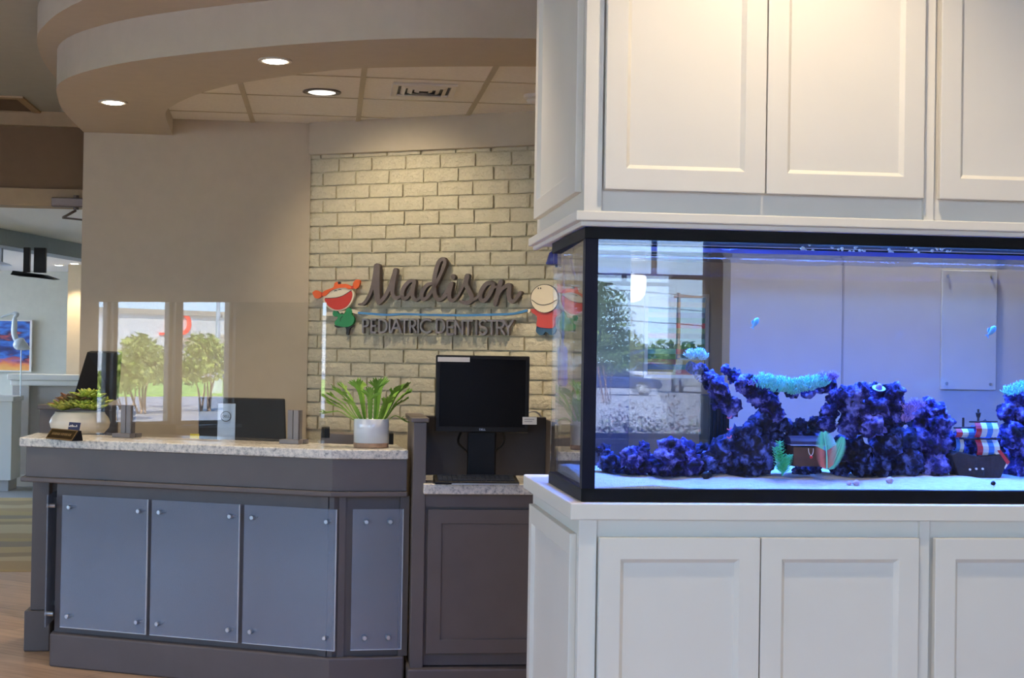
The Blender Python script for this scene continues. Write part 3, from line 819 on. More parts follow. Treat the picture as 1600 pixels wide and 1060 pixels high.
def frond(mb, base, az, reach, rise, wd, fork, droop=0.0, seed=0):
    rnd = random.Random(seed)
    d = V((math.cos(az), math.sin(az), 0)); side = V((-d.y, d.x, 0))
    pts = [base, base+d*reach*0.34+V((0, 0, rise*0.36)), base+d*reach*0.68+V((0, 0, rise*0.78)), base+d*reach+V((0, 0, rise-droop))]
    C = curve(pts, 6); n = len(C)
    def strip(C, w0, w1, wave):
        nn = len(C); k = len(mb.v)
        for i, p in enumerate(C):
            t = i/(nn-1); w_ = w0*(1-t)+w1*t + wave*(0.5 if i % 2 else -0.3)*t
            tg = (C[min(i+1, nn-1)]-C[max(i-1, 0)]).normalized()
            sd_ = (side - tg*side.dot(tg)).normalized(); up = tg.cross(sd_)
            if up.z < 0: up = -up
            mb.v += [p-sd_*w_+up*w_*0.35, p-up*0.001, p+sd_*w_+up*w_*0.35]
        for i in range(nn-1):
            a_ = k+3*i; mb.f.append([a_, a_+1, a_+4, a_+3]); mb.f.append([a_+1, a_+2, a_+5, a_+4])
    strip(C, wd*0.45, wd, wd*0.5)
    tip = C[-1]; tg = (C[-1]-C[-4]).normalized()
    for q in range(fork):
        an = R(-62+124*q/max(1, fork-1)) + rnd.uniform(-.2, .2)
        dd = (tg*math.cos(an)+side*math.sin(an)+V((0, 0, rnd.uniform(-.1, .35)))).normalized()
        L_ = rnd.uniform(0.022, 0.04)
        P_ = [tip-tg*0.012, tip+dd*L_*0.5, tip+dd*L_]
        strip(curve(P_, 2), wd*0.75, wd*0.25, 0)
        for s_ in (-1, 1):
            d2 = (dd+side*s_*0.6+V((0, 0, .2))).normalized(); P2 = [tip+dd*L_*0.6, tip+dd*L_*0.8+d2*0.008, tip+dd*L_+d2*0.014]
            strip(curve(P2, 1), wd*0.5, wd*0.15, 0)
fb = fc+V((0, 0, 0.115))
specs = [(178, .155, .055, .012), (198, .165, .095, .011), (165, .14, .10, .010), (150, .11, .135, .010), (122, .07, .145, .010), (62, .065, .15, .010),
         (34, .125, .135, .011), (12, .125, .12, .013), (-2, .10, .035, .010), (-20, .105, .085, .012), (214, .12, .115, .012), (234, .085, .145, .010), (262, .03, .11, .012), (284, .045, .15, .009), (322, .09, .125, .011), (184, .12, .125, .009), (342, .115, .145, .010),
         (192, .14, .07, .012), (352, .10, .10, .010), (226, .10, .075, .011), (304, .08, .08, .012)]
for i, (az, re, ri, wd) in enumerate(specs):
    mb_ = MB(); q = R(az)
    frond(mb_, fb+V((math.cos(q)*0.048, math.sin(q)*0.048, -0.008)), q, max(.03, re*1.12-0.03), ri*1.05+0.008, wd*1.2, 6, 0.0 if ri > .06 else 0.02, i)
    mb_.build('frond', M['fern'], pot, smooth_=True, recalc=False)
# organiser behind the pot
oy = 7.42
o0 = onY(500, 694, oy); o1 = onY(614, 676, oy)
og = thing('desk_organiser', 'dark grey low organiser with raised end tabs behind the fern pot', 'organiser', ((o0.x+o1.x)/2, oy+0.08, 0.75))
MB().hexa([(o0.x, oy, 0.751), (o1.x, oy, 0.751), (o1.x, oy+0.16, 0.751), (o0.x, oy+0.16, 0.751), (o0.x+0.003, oy+0.02, o1.z-0.005), (o1.x, oy+0.02, o1.z-0.02), (o1.x, oy+0.16, o1.z-0.02), (o0.x+0.003, oy+0.16, o1.z-0.005)]).build('body', M['desk'], og, bevel=0.004)
MB().box(o0.x+0.006, o0.x+0.045, oy+0.015, oy+0.15, o1.z-0.03, o1.z+0.018).build('end_tab', M['black'], og, bevel=0.003)
MB().box(o1.x-0.018, o1.x+0.004, oy+0.015, oy+0.15, o1.z-0.16, o1.z-0.006).build('end_tab', M['black'], og, bevel=0.003)
# succulent bowl
sp0 = onZ(119, 679, 1.07); sc0 = V((sp0.x, sp0.y+0.11, 1.07))
sb = thing('succulent_bowl', 'cream bulging bowl packed with yellow green succulents', 'potted plant', sc0)
M['cream'] = mat('cream_ceramic', srgb(232, 222, 204), 0.35, var=0.03)
MB().lathe([(0.085, 0.0), (0.12, 0.004), (0.142, 0.03), (0.148, 0.055), (0.14, 0.078), (0.124, 0.098), (0.12, 0.108), (0.115, 0.108), (0.118, 0.09)], sc0, 56).build('bowl', M['cream'], sb, smooth_=True)
MB().lathe([(0.001, 0.096), (0.117, 0.096)], sc0, 32).build('soil', M['soil'], sb)
M['succ'] = mat('succulent_green', srgb(130, 140, 60), 0.4, c2=srgb(172, 168, 66), scale=18)
M['succ2'] = mat('succulent_bright', srgb(150, 170, 50), 0.4, c2=srgb(182, 192, 80), scale=18)
M['succ3'] = mat('succulent_red', srgb(96, 104, 52), 0.4, c2=srgb(150, 96, 58), scale=16)
def rosette(c, r, h, n_l, mt, seed, pointy=1.0):
    rnd = random.Random(seed); root = None
    mb_ = MB()
    for lay in range(3):
        nl = n_l-lay*2; tilt = R(28+24*lay)
        for k in range(nl):
            az = 2*math.pi*k/nl + lay*0.4 + rnd.uniform(-.15, .15)
            d = V((math.cos(az)*math.cos(tilt), math.sin(az)*math.cos(tilt), math.sin(tilt))); s_ = V((-math.sin(az), math.cos(az), 0)); up = d.cross(s_)*-1
            L_ = r*(1.0-0.2*lay)*rnd.uniform(.9, 1.1); wd = L_*0.3
            P_ = [c+d*0.004, c+d*L_*0.35, c+d*L_*0.72+up*0.004, c+d*L_+up*0.01*pointy]
            W_ = [wd*0.4, wd*0.85, wd*1.0, wd*0.12]
            k0_ = len(mb_.v)
            for p, w_ in zip(P_, W_):
                mb_.v += [p-s_*w_+up*w_*.3, p-up*w_*0.25, p+s_*w_+up*w_*.3, p+up*w_*0.3]
            for i in range(3):
                for j in range(4):
                    mb_.f.append([k0_+4*i+j, k0_+4*i+(j+1) % 4, k0_+4*i+4+(j+1) % 4, k0_+4*i+4+j])
            mb_.f.append([k0_+12, k0_+13, k0_+14, k0_+15])
    return mb_.build('succulent', mt, sb, smooth_=True)
rs = [(-.085, -.06, .06, 0), (-.03, -.085, .055, 0), (.035, -.085, .055, 1), (.085, -.055, .055, 1), (-.1, 0.0, .06, 2), (-.05, .0, .065, 2), (0.0, -.02, .06, 2), (.05, -.01, .07, 1), (.1, .01, .055, 1), (-.06, .07, .06, 0), (.0, .07, .06, 0), (.06, .07, .06, 1)]
for i, (dx, dy, r_, kk) in enumerate(rs):
    rosette(sc0+V((dx*.86, dy*.86, 0.112+0.045*max(0, 1-(dx*dx+dy*dy)/0.012)+(0.02 if kk == 1 and dy > -0.05 else 0))), r_*1.42, 0, 11, M[('succ', 'succ2', 'succ3')[kk]], i)
# card in front of the bowl
cb = onZ(113, 681, 1.07)
c0 = onY(105, 660, cb.y); c1 = onY(124, 690, cb.y)
cd = thing('business_card', 'dark blue card propped between nameplate and bowl', 'card', (c0.x+0.02, cb.y, 1.07))
MB().hexa([(c0.x, cb.y-0.005, 1.071), (c0.x+0.055, cb.y-0.005, 1.071), (c0.x+0.055, cb.y-0.003, 1.071), (c0.x, cb.y-0.003, 1.071), (c0.x+0.008, cb.y+0.012, c0.z), (c0.x+0.063, cb.y+0.012, c0.z-0.003), (c0.x+0.063, cb.y+0.014, c0.z-0.003), (c0.x+0.008, cb.y+0.014, c0.z)]).build('card', mat('navy_card', srgb(36, 46, 84), 0.5), cd)
for k, hh in enumerate((0.5, 0.75, 0.95, 0.6, 0.35, 0.8)):
    x = c0.x+0.008+0.007*k; z = 1.07+0.042
    MB().box(x, x+0.004, cb.y+0.0005, cb.y+0.003, z, z+0.012*hh).build('pale_print', M['paper'], cd)
# nameplate
n0 = onZ(72, 686, 1.07); n1 = onZ(113, 690, 1.07)
fn = Fr((n0.x, n0.y, 0), (n1.x-n0.x, n1.y-n0.y, 0)); ln = (n1-n0).length
npl = thing('nameplate', 'bronze desk nameplate on a black wedge beside the bowl', 'nameplate', (n0+n1)/2)
tri = [(0, 1.0705), (-0.055, 1.0705), (-0.045, 1.118), (-0.032, 1.118)]
MB().plate([fn.p(0, n_, z_) for n_, z_ in tri], fn.u*ln).build('wedge', M['black'], npl, bevel=0.002)
M['bronze'] = mat('dark_bronze', srgb(74, 58, 34), 0.35, metal=0.6, var=0.1)
M['gold'] = mat('dull_gold', srgb(150, 124, 84), 0.4, metal=0.5, var=0.1)
sl = (fn.p(0, -0.032, 1.118)-fn.p(0, 0, 1.0705)); no = fn.u.cross(sl).normalized()
if no.dot(fn.n) < 0: no = -no
P0 = fn.p(0.002, 0, 1.0705)+no*0.0015
MB().plate([P0, P0+fn.u*(ln-0.004), P0+fn.u*(ln-0.004)+sl*0.98, P0+sl*0.98], no*0.002).build('plate', M['bronze'], npl)
o_ = [P0, P0+fn.u*(ln-0.004), P0+fn.u*(ln-0.004)+sl*0.98, P0+sl*0.98]; t_ = 0.004
i_ = [P0+fn.u*t_+sl*0.09, P0+fn.u*(ln-0.004-t_)+sl*0.09, P0+fn.u*(ln-0.004-t_)+sl*0.89, P0+fn.u*t_+sl*0.89]
MB().ring(o_, i_, no*0.0035).build('rim', M['gold'], npl)
for k, (a_, b_) in enumerate(((.12, .17), (.19, .23), (.25, .3), (.32, .36), (.38, .42), (.46, .5), (.52, .57), (.59, .63), (.65, .7), (.73, .77), (.79, .84))):
    pt = P0+no*0.0012
    MB().plate([pt+fn.u*ln*a_+sl*(.4+.02*(k % 2)), pt+fn.u*ln*b_+sl*.4, pt+fn.u*ln*b_+sl*.62, pt+fn.u*ln*a_+sl*.62], no*0.0016).build('worn_letter', M['gold'], npl)
# monitor behind the guard, seen from the back
DY = 7.95
d0 = onY(309, 690, DY); d1 = onY(445, 625, DY)
dm = thing('desk_monitor', 'black monitor with silver spine seen from behind the sneeze guard', 'monitor', ((d0.x+d1.x)/2, DY+0.05, 0.75))
z0_, z1_ = d0.z-0.03, d1.z+0.004
MB().hexa([(d0.x+0.005, DY, z0_), (d1.x+0.012, DY, z0_-0.006), (d1.x+0.012, DY+0.035, z0_-0.006), (d0.x+0.005, DY+0.035, z0_), (d0.x-0.004, DY+0.03, z1_+0.004), (d1.x, DY+0.03, z1_), (d1.x, DY+0.06, z1_), (d0.x-0.004, DY+0.06, z1_+0.004)]).build('housing', M['black'], dm, bevel=0.006)
M['silver'] = mat('silver_plastic', srgb(168, 178, 190), 0.35, metal=0.3, var=0.02)
s0 = onY(340, 640, DY).x; s1_ = onY(368, 640, DY).x
MB().hexa([(s0, DY-0.006, z0_-0.1), (s1_, DY-0.006, z0_-0.1), (s1_, DY+0.003, z0_-0.1), (s0, DY+0.003, z0_-0.1), (s0, DY+0.018, z1_-0.028), (s1_, DY+0.018, z1_-0.028), (s1_, DY+0.034, z1_-0.028), (s0, DY+0.034, z1_-0.028)]).build('stand_spine', M['silver'], dm, bevel=0.002)
lc = onY(353, 651, DY+0.006); tilt = math.atan2(0.024, z1_-0.028-z0_+0.1)
rg = Matrix.Rotation(R(90)-tilt, 3, 'X')
mb_ = MB(); nn_ = 28
mb_.ring([lc+rg @ V((0.0265*math.cos(2*math.pi*k/nn_), 0.0265*math.sin(2*math.pi*k/nn_), 0)) for k in range(nn_)], [lc+rg @ V((0.0235*math.cos(2*math.pi*k/nn_), 0.0235*math.sin(2*math.pi*k/nn_), 0)) for k in range(nn_)], rg @ V((0, 0, 0.006)))
mb_.build('logo_ring', M['black'], dm)
text_mesh('DELL', 0.017, 'logo_letters', M['black'], dm, lc+V((0, -0.006, 0)), (R(90)-tilt, 0, 0))
MB().lathe([(0.1, 0), (0.1, 0.01), (0.03, 0.015)], ((s0+s1_)/2, DY+0.05, 0.751), 24).build('stand_base', M['silver'], dm)
MB().box(s0+0.02, s1_-0.02, DY+0.0, DY+0.03, 0.755, z0_-0.05).build('stand_neck', M['silver'], dm)
yn = onY(297, 678, DY-0.01); yn2 = onY(311, 691, DY-0.01)
tag(MB().hexa([(yn.x, DY-0.02, yn2.z-0.01), (yn2.x, DY-0.02, yn2.z-0.01), (yn2.x, DY-0.018, yn2.z-0.01), (yn.x, DY-0.018, yn2.z-0.01), (yn.x, DY-0.008, yn.z), (yn2.x, DY-0.008, yn.z-0.002), (yn2.x, DY-0.006, yn.z-0.002), (yn.x, DY-0.006, yn.z)]).build('sticky_note', M['yellow']), 'yellow sticky note on the lower corner of the silver-spined monitor', 'note')
# left monitor, seen edge on above the succulents
ly = 8.42
q = [onY(114, 622, ly-0.05), onY(180, 626, ly+0.03), onY(186, 551, ly+0.03), onY(136, 550, ly)]
lm = thing('side_monitor', 'black tilted monitor rising behind the succulent bowl', 'monitor', (q[0].x+0.1, ly+0.05, 0.75))
MB().plate(q, (0.012, 0.05, 0.006)).build('housing', M['black'], lm, bevel=0.004)
MB().tube([(q[0].x+0.13, ly+0.07, 0.76), (q[0].x+0.13, ly+0.05, 1.25)], 0.02, 10).build('stand_neck', M['black'], lm)
MB().lathe([(0.09, 0), (0.09, 0.01), (0.025, 0.02)], (q[0].x+0.13, ly+0.07, 0.751), 24).build('stand_base', M['black'], lm)

# ------------------------------------------------------------------ wall sign
SN = 0.035                                  # letters stand off the bricks
def A(cx, cy, n=SN+0.03): return wall_uv(480+cx/7.068, 400+cy/7.068, n)
def B(cx, cy, n=SN+0.03): return wall_uv(680+cx/6.667, 400+cy/6.667, n)
SA = (V(A(800, 400)+(0,))-V(A(700, 400)+(0,))).length/100   # metres per crop pixel along the wall
SBk = (V(B(800, 400)+(0,))-V(B(700, 400)+(0,))).length/100
ZSC = abs(A(700, 400)[1]-A(700, 500)[1])/100
sign = thing('wall_sign', 'dark raised sign reading Madison Pediatric Dentistry on the brick wall', 'sign', frK.p(0.7, 0.05, 1.5))
M['sidepaint'] = M['letter']
def letter(name, strokes, conv, scl, mt, n0=SN, n1=SN+0.03, seg=5):
    mb_ = MB()
    for st in strokes:
        pts = [conv(p[0], p[1]) for p in st]; ws_ = [p[2]*scl for p in st]
        mb_.stroke(frK, pts, ws_, n0, n1, seg)
        n0 += 0.0006; n1 += 0.0006
    mb_.build(name, mt, sign)
SW = (SA+ZSC)/2
letter('letter_m', [[(566, 536, 16), (612, 532, 32), (655, 488, 38), (700, 400, 38), (730, 300, 44), (755, 180, 56), (768, 118, 66)],
                    [(768, 120, 74), (764, 300, 76), (772, 460, 66), (790, 515, 42)],
                    [(788, 522, 42), (850, 460, 42), (910, 350, 46), (950, 240, 50), (972, 165, 46)],
                    [(972, 160, 50), (948, 300, 52), (942, 400, 48), (955, 452, 46), (985, 468, 36), (1030, 446, 24)]], A, SW, M['letter'])
letter('letter_a', [[(1186, 276, 26), (1130, 280, 38), (1070, 345, 46), (1046, 420, 46), (1062, 472, 42), (1102, 456, 36), (1150, 380, 40), (1182, 300, 40)],
                    [(1182, 290, 42), (1163, 400, 46), (1170, 466, 42), (1202, 488, 34), (1252, 458, 22)]], A, SW, M['letter'])
letter('letter_d', [[(1378, 304, 28), (1322, 324, 40), (1272, 392, 46), (1262, 458, 46), (1292, 478, 38), (1342, 436, 36), (1392, 350, 38)],
                    [(1385, 380, 30), (1450, 250, 36), (1508, 120, 38), (1518, 56, 36), (1492, 34, 38), (1452, 72, 44), (1420, 170, 48), (1400, 300, 48), (1408, 420, 48), (1440, 478, 44), (1482, 478, 32), (1535, 436, 24)]], A, SW, M['letter'])
SWB = SBk
letter('letter_i', [[(24, 466, 24), (70, 440, 26), (120, 364, 30), (160, 296, 38)], [(170, 292, 44), (146, 380, 46), (150, 446, 42), (186, 464, 32), (238, 418, 24)],
                    [(183, 214, 44), (190, 226, 46)]], B, SWB, M['letter'])
letter('letter_s', [[(236, 420, 24), (290, 312, 30), (332, 214, 44)], [(332, 212, 52), (320, 290, 46), (352, 368, 48), (380, 422, 48), (368, 472, 42), (320, 490, 36), (258, 474, 24)],
                    [(366, 474, 34), (425, 442, 30), (466, 400, 26)]], B, SWB, M['letter'])
letter('letter_o', [[(586, 280, 38), (532, 292, 42), (482, 362, 46), (466, 430, 46), (490, 468, 40), (532, 448, 38), (580, 372, 42), (604, 304, 40), (582, 278, 38)], [(590, 340, 22), (640, 318, 22)]], B, SWB, M['letter'])
letter('letter_n', [[(684, 268, 48), (664, 330, 50), (640, 430, 46), (622, 506, 36)], [(642, 428, 28), (690, 352, 32), (740, 312, 38), (772, 312, 42), (766, 390, 48), (772, 448, 44), (802, 476, 38), (842, 448, 32), (886, 384, 34)]], B, SWB, M['letter'])
# capitals, drawn as even strokes in a unit cell (x 0..1, y 0..1)
import itertools
def arc(cx_, cy_, rx, ry, a0, a1, n=10):
    return [(cx_+rx*math.cos(R(a0+(a1-a0)*k/n)), cy_+ry*math.sin(R(a0+(a1-a0)*k/n))) for k in range(n+1)]
GL = {'P': [[(0, 0), (0, 1)], [(0, 1)]+arc(.5, .74, .5, .26, 90, -90)+[(0, .48)]],
      'E': [[(0, 0), (0, 1)], [(0, 1), (1, 1)], [(0, .5), (.95, .5)], [(0, 0), (1, 0)]],
      'D': [[(0, 0), (0, 1)], [(0, 1), (.3, 1)]+arc(.35, .5, .65, .5, 90, -90)+[(.3, 0), (0, 0)]],
      'I': [[(.5, 0), (.5, 1)]],
      'A': [[(0, 0), (.5, 1)], [(.5, 1), (1, 0)], [(.2, .34), (.8, .34)]],
      'T': [[(.5, 0), (.5, 1)], [(0, 1), (1, 1)]],
      'R': [[(0, 0), (0, 1)], [(0, 1), (.4, 1)]+arc(.45, .74, .5, .26, 90, -90)+[(0, .48)], [(.42, .48), (1, 0)]],
      'C': [arc(.56, .5, .56, .52, 48, 312, 16)],
      'N': [[(0, 0), (0, 1)], [(0, 1), (1, 0)], [(1, 0), (1, 1)]],
      'S': [arc(.5, .76, .46, .25, 40, 250, 10)+[(.55, .5)]+arc(.5, .25, .5, .27, 60, -150, 10)],
      'Y': [[(0, 1), (.5, .46)], [(1, 1), (.5, .46)], [(.5, .46), (.5, 0)]]}
caps = [('P', A, 612, 672), ('E', A, 706, 752), ('D', A, 792, 878), ('I', A, 898, 918), ('A', A, 926, 1034), ('T', A, 1030, 1112), ('R', A, 1132, 1196), ('I', A, 1212, 1232), ('C', A, 1250, 1368),
        ('D', A, 1428, 1512), ('E', B, 124, 184), ('N', B, 206, 282), ('T', B, 296, 384), ('I', B, 415, 435), ('S', B, 458, 532), ('T', B, 544, 626), ('R', B, 642, 716), ('Y', B, 706, 810)]
for ch, cv, x0_, x1_ in caps:
    yt, yb = (704, 846) if cv is A else (674, 816)
    mb_ = MB(); k = 0
    for st in GL[ch]:
        pts = [cv(x0_+(x1_-x0_)*p[0], yb+(yt-yb)*p[1]) for p in st]
        mb_.stroke(frK, pts, 20*SWB, SN+0.0005*k, SN+0.028+0.0005*k, 1); k += 1
    mb_.build('letter_'+ch.lower(), M['letter2'], sign)
# floss between the two figures
M['floss'] = mat('blue_floss', srgb(62, 130, 190), 0.4, var=0.04)
fl_ = [A(560, 630), A(700, 640), A(870, 652), A(1050, 643), A(1300, 651), B(0, 616), B(300, 619), B(620, 611), B(800, 603), B(945, 570)]
MB().stroke(frK, fl_, 22*SWB, SN+0.004, SN+0.022, 4).build('floss', M['floss'], sign)
# two cut-out children
def flat(pts, conv, n0, n1, name, mt, parent, seg=4):
    P = [V(conv(*p)+(0,)) for p in pts]
    P = smooth(P+[P[0], P[1]], [0]*(len(P)+2), seg)[0][:len(P)*seg] if seg > 1 else P
    return MB().plate([frK.p(p.x, n0, p.y) for p in P], frK.n*(n1-n0)).build(name, mt, parent)
M['orange'] = mat('orange_hair', srgb(232, 98, 30), 0.5, var=0.05)
M['mouth'] = mat('red_mouth', srgb(205, 48, 26), 0.5, var=0.04)
M['skin'] = mat('cream_face', srgb(240, 226, 198), 0.5, var=0.02)
M['green'] = mat('green_dress', srgb(30, 140, 78), 0.5, var=0.04)
M['outline'] = mat('black_outline', srgb(24, 20, 20), 0.5)
M['shirt'] = mat('red_shirt', srgb(202, 70, 64), 0.5, var=0.05)
M['jeans'] = mat('blue_jeans', srgb(52, 92, 126), 0.6, var=0.1, scale=60)
girl = thing('girl_figure', 'cut-out laughing girl with orange pigtails and green dress on the bricks', 'wall figure', frK.p(*[A(340, 700)[0], 0.03, A(340, 700)[1]-0.08]))
N0 = SN-0.01
flat([(270, 768), (292, 790), (340, 788), (392, 786), (404, 822), (402, 862), (428, 872), (446, 800), (486, 770), (440, 750), (330, 750)], A, N0, N0+0.012, 'legs', M['outline'], girl, 3)
flat([(262, 640), (272, 606), (306, 598), (332, 636), (392, 640), (412, 584), (444, 568), (478, 606), (474, 648), (500, 688), (494, 738), (452, 778), (390, 786), (330, 776), (290, 762), (288, 724), (318, 690), (312, 664), (282, 668)], A, N0+0.005, N0+0.022, 'dress', M['green'], girl, 3)
MB().stroke(frK, [A(192, 640), A(225, 640), A(262, 640)], 36*SA, N0+0.004, N0+0.02, 3).stroke(frK, [A(474, 608), A(515, 618), A(548, 626)], 34*SA, N0+0.004, N0+0.02, 3).build('arms', M['skin'], girl)
flat([(163, 476), (186, 430), (246, 378), (330, 346), (404, 340), (470, 360), (502, 398), (508, 444), (482, 512), (432, 572), (372, 602), (308, 608), (240, 586), (184, 532)], A, N0+0.012, N0+0.030, 'head', M['skin'], girl)
flat([(190, 470), (300, 465), (380, 445), (440, 410), (476, 388), (490, 424), (478, 484), (440, 546), (380, 586), (310, 595), (250, 570), (208, 528)], A, N0+0.03, N0+0.034, 'mouth', M['mouth'], girl, 3)
flat([(162, 436), (178, 392), (240, 366), (288, 345), (298, 302), (330, 286), (352, 312), (420, 310), (470, 330), (486, 362), (452, 368), (422, 352), (392, 352), (350, 354), (300, 366), (250, 388), (214, 426), (182, 446)], A, N0+0.026, N0+0.038, 'hair', M['orange'], girl, 2)
flat([(54, 402), (92, 380), (150, 408), (162, 440), (120, 470), (84, 465), (66, 440)], A, N0+0.02, N0+0.036, 'pigtail', M['orange'], girl, 3)
flat([(502, 302), (530, 264), (576, 270), (568, 330), (534, 366), (502, 346)], A, N0+0.02, N0+0.036, 'pigtail', M['orange'], girl, 3)
flat([(148, 408), (176, 404), (176, 440), (150, 444)], A, N0+0.022, N0+0.037, 'hair_tie', M['mouth'], girl, 1)
flat([(480, 336), (508, 328), (508, 358), (486, 366)], A, N0+0.022, N0+0.037, 'hair_tie', M['mouth'], girl, 1)
flat([(336, 290), (352, 284), (360, 300), (346, 316)], A, N0+0.022, N0+0.040, 'curl', M['outline'], girl, 2)
flat([(330, 612), (352, 640), (372, 622), (392, 640), (412, 606)], A, N0+0.02, N0+0.027, 'collar', M['skin'], girl, 1)
for (x, y) in ((305, 385), (352, 372)):
    MB().stroke(frK, [A(x-12, y+4), A(x, y-3), A(x+14, y+1)], 6*SA, N0+0.03, N0+0.0325, 2).build('eye', M['outline'], girl)
MB().stroke(frK, [A(192, 468), A(300, 463), A(380, 443), A(440, 408), A(478, 384)], 6*SA, N0+0.03, N0+0.0345, 3).build('mouth_line', M['outline'], girl)
MB().stroke(frK, [A(350, 720), A(352, 695), A(372, 665)], 6*SA, N0+0.022, N0+0.0235, 3).build('dress_fold', M['outline'], girl)
boy = thing('boy_figure', 'cut-out bald smiling boy in red shirt and jeans beside the tank', 'wall figure', frK.p(*[B(1130, 700)[0], 0.03, B(1130, 830)[1]]))
flat([(1040, 730), (1030, 782), (1052, 812), (1078, 826), (1110, 820), (1122, 796), (1150, 796), (1166, 816), (1200, 826), (1234, 790), (1226, 730)], B, N0, N0+0.016, 'jeans', M['jeans'], boy, 2)
flat([(980, 553), (992, 590), (1046, 630), (1040, 700), (1050, 736), (1120, 750), (1222, 746), (1232, 640), (1286, 600), (1284, 556), (1200, 560), (1100, 560), (1040, 556)], B, N0+0.004, N0+0.02, 'shirt', M['shirt'], boy, 2)
flat([(1130+147*math.cos(R(k*22.5)), 444+150*math.sin(R(k*22.5))) for k in range(16)], B, N0+0.011, N0+0.0285, 'head_outline', M['outline'], boy, 2)
flat([(1131+142*math.cos(R(k*22.5)), 445+145*math.sin(R(k*22.5))) for k in range(16)], B, N0+0.012, N0+0.030, 'head', M['skin'], boy, 2)
MB().stroke(frK, [B(1000, 458), B(1060, 500), B(1125, 511), B(1200, 492), B(1262, 456)], 5*SBk, N0+0.03, N0+0.0325, 4).build('smile', M['outline'], boy)
for x in (1068, 1092):
    flat([(x+6*math.cos(R(k*60)), 337+9*math.sin(R(k*60))) for k in range(6)], B, N0+0.03, N0+0.0325, 'eye', M['outline'], boy, 1)
flat([(962+19*math.cos(R(k*45)), 573+19*math.sin(R(k*45))) for k in range(8)], B, N0+0.01, N0+0.026, 'hand', M['skin'], boy, 2)

# ------------------------------------------------------------------ ceiling fixtures
M['lampglow'] = emit('lamp_lens', (1.0, 0.93, 0.8), 14.0)
M['lampdim'] = emit('lamp_lens_soft', (1.0, 0.95, 0.85), 1.4)
M['reflector'] = mat('silver_reflector', srgb(215, 212, 205), 0.18, metal=1.0, var=0.02)
M['trimwhite'] = mat('lamp_trim', srgb(215, 205, 190), 0.5, var=0.02)
def downlight(label, pos, r, power, aim=None, size=110, blend=0.6, color=(1.0, 0.80, 0.54), lens='lampglow', trim='trimwhite', group='recessed ceiling downlights'):
    p = V(pos)
    t = thing('downlight', label, 'ceiling light', p, group)
    nn = 32
    circ = lambda rr, z: [p+V((rr*math.cos(2*math.pi*k/nn), rr*math.sin(2*math.pi*k/nn), z)) for k in range(nn)]
    MB().ring(circ(r, 0), circ(r*0.80, 0), (0, 0, -0.007)).build('trim_ring', M[trim], t, bevel=0.002)
    MB().lathe([(r*0.8, -0.004), (r*0.70, -0.0005)], p, 32).build('reflector', M['reflector'], t, smooth_=True)
    MB().lathe([(r*0.72, -0.006), (r*0.60, -0.010), (r*0.3, -0.012)], p, 28).build('lens', M[lens], t, smooth_=True)
    ld = bpy.data.lights.new('downlight_lamp', 'SPOT'); ld.energy = power; ld.spot_size = R(size); ld.spot_blend = blend; ld.color = color; ld.shadow_soft_size = 0.045
    lo = bpy.data.objects.new('downlight_lamp', ld); col.objects.link(lo); lo.parent = t; lo.location = (0, 0, -0.03)
    d = (V(aim)-p) if aim is not None else V((0, 0, -1))
    lo.rotation_euler = d.to_track_quat('-Z', 'Y').to_euler()
    return t
L1 = onZ(177, 159, ZR); L2 = onZ(430, 94, ZR)
downlight('lit round downlight at the left end of the curved soffit', L1, 0.072, 70)
downlight('lit round downlight in the middle of the curved soffit', L2, 0.072, 70)
L3 = onZ(503, 144, ZT)
downlight('silver wall-washing downlight in a ceiling tile facing the bricks', L3+V((0, 0, 0.003)), 0.098, 44, aim=frK.p(0.66, 0, 1.95), size=92, blend=0.75, lens='lampdim', trim='darkmetal', color=(1.0, 0.84, 0.58))
# ceiling lamps above the frame; the fill ones are added for room ambience
downlight('downlight in the main ceiling above the tall tank cabinet doors', (1.07, 3.14, ZC), 0.075, 62, aim=(1.07, 3.45, 1.6), size=105, blend=0.8)
downlight('downlight in the main ceiling above the right tank cabinet doors', (2.5, 3.14, ZC), 0.075, 30, aim=(2.5, 3.3, 1.6), size=105, blend=0.8)
downlight('unseen fill downlight in the main ceiling before the kiosk', (0.1, 4.9, ZC), 0.075, 48)
downlight('unseen fill downlight in the main ceiling left of the desk', (-2.6, 6.5, ZC), 0.075, 75)
downlight('added fill downlight in the main ceiling facing the tank cabinet', (1.5, 1.0, ZC), 0.075, 110, color=(1.0, 0.84, 0.64))  # added to brighten the lower cabinet fronts
downlight('unseen fill downlight in the main ceiling right above the camera', (-0.6, 1.6, ZC), 0.075, 75)
downlight('unseen fill downlight in the main ceiling before the doorway', (-2.4, 9.2, ZC), 0.075, 60)
downlight('added fill downlight in the tile ceiling hidden behind the tank cabinet', (1.06, 7.2, ZT+0.003), 0.075, 90)  # added out of view to brighten the ceiling tiles by bounce
downlight('unseen fill downlight in the main ceiling by the left windows', (-3.2, 2.6, ZC), 0.075, 75)
downlight('added fill downlight between tank cabinet and grey partition', (1.75, 4.76, ZC), 0.06, 165, size=130, color=(1.0, 0.93, 0.84))  # added so white light evens out the blue spill on the partition
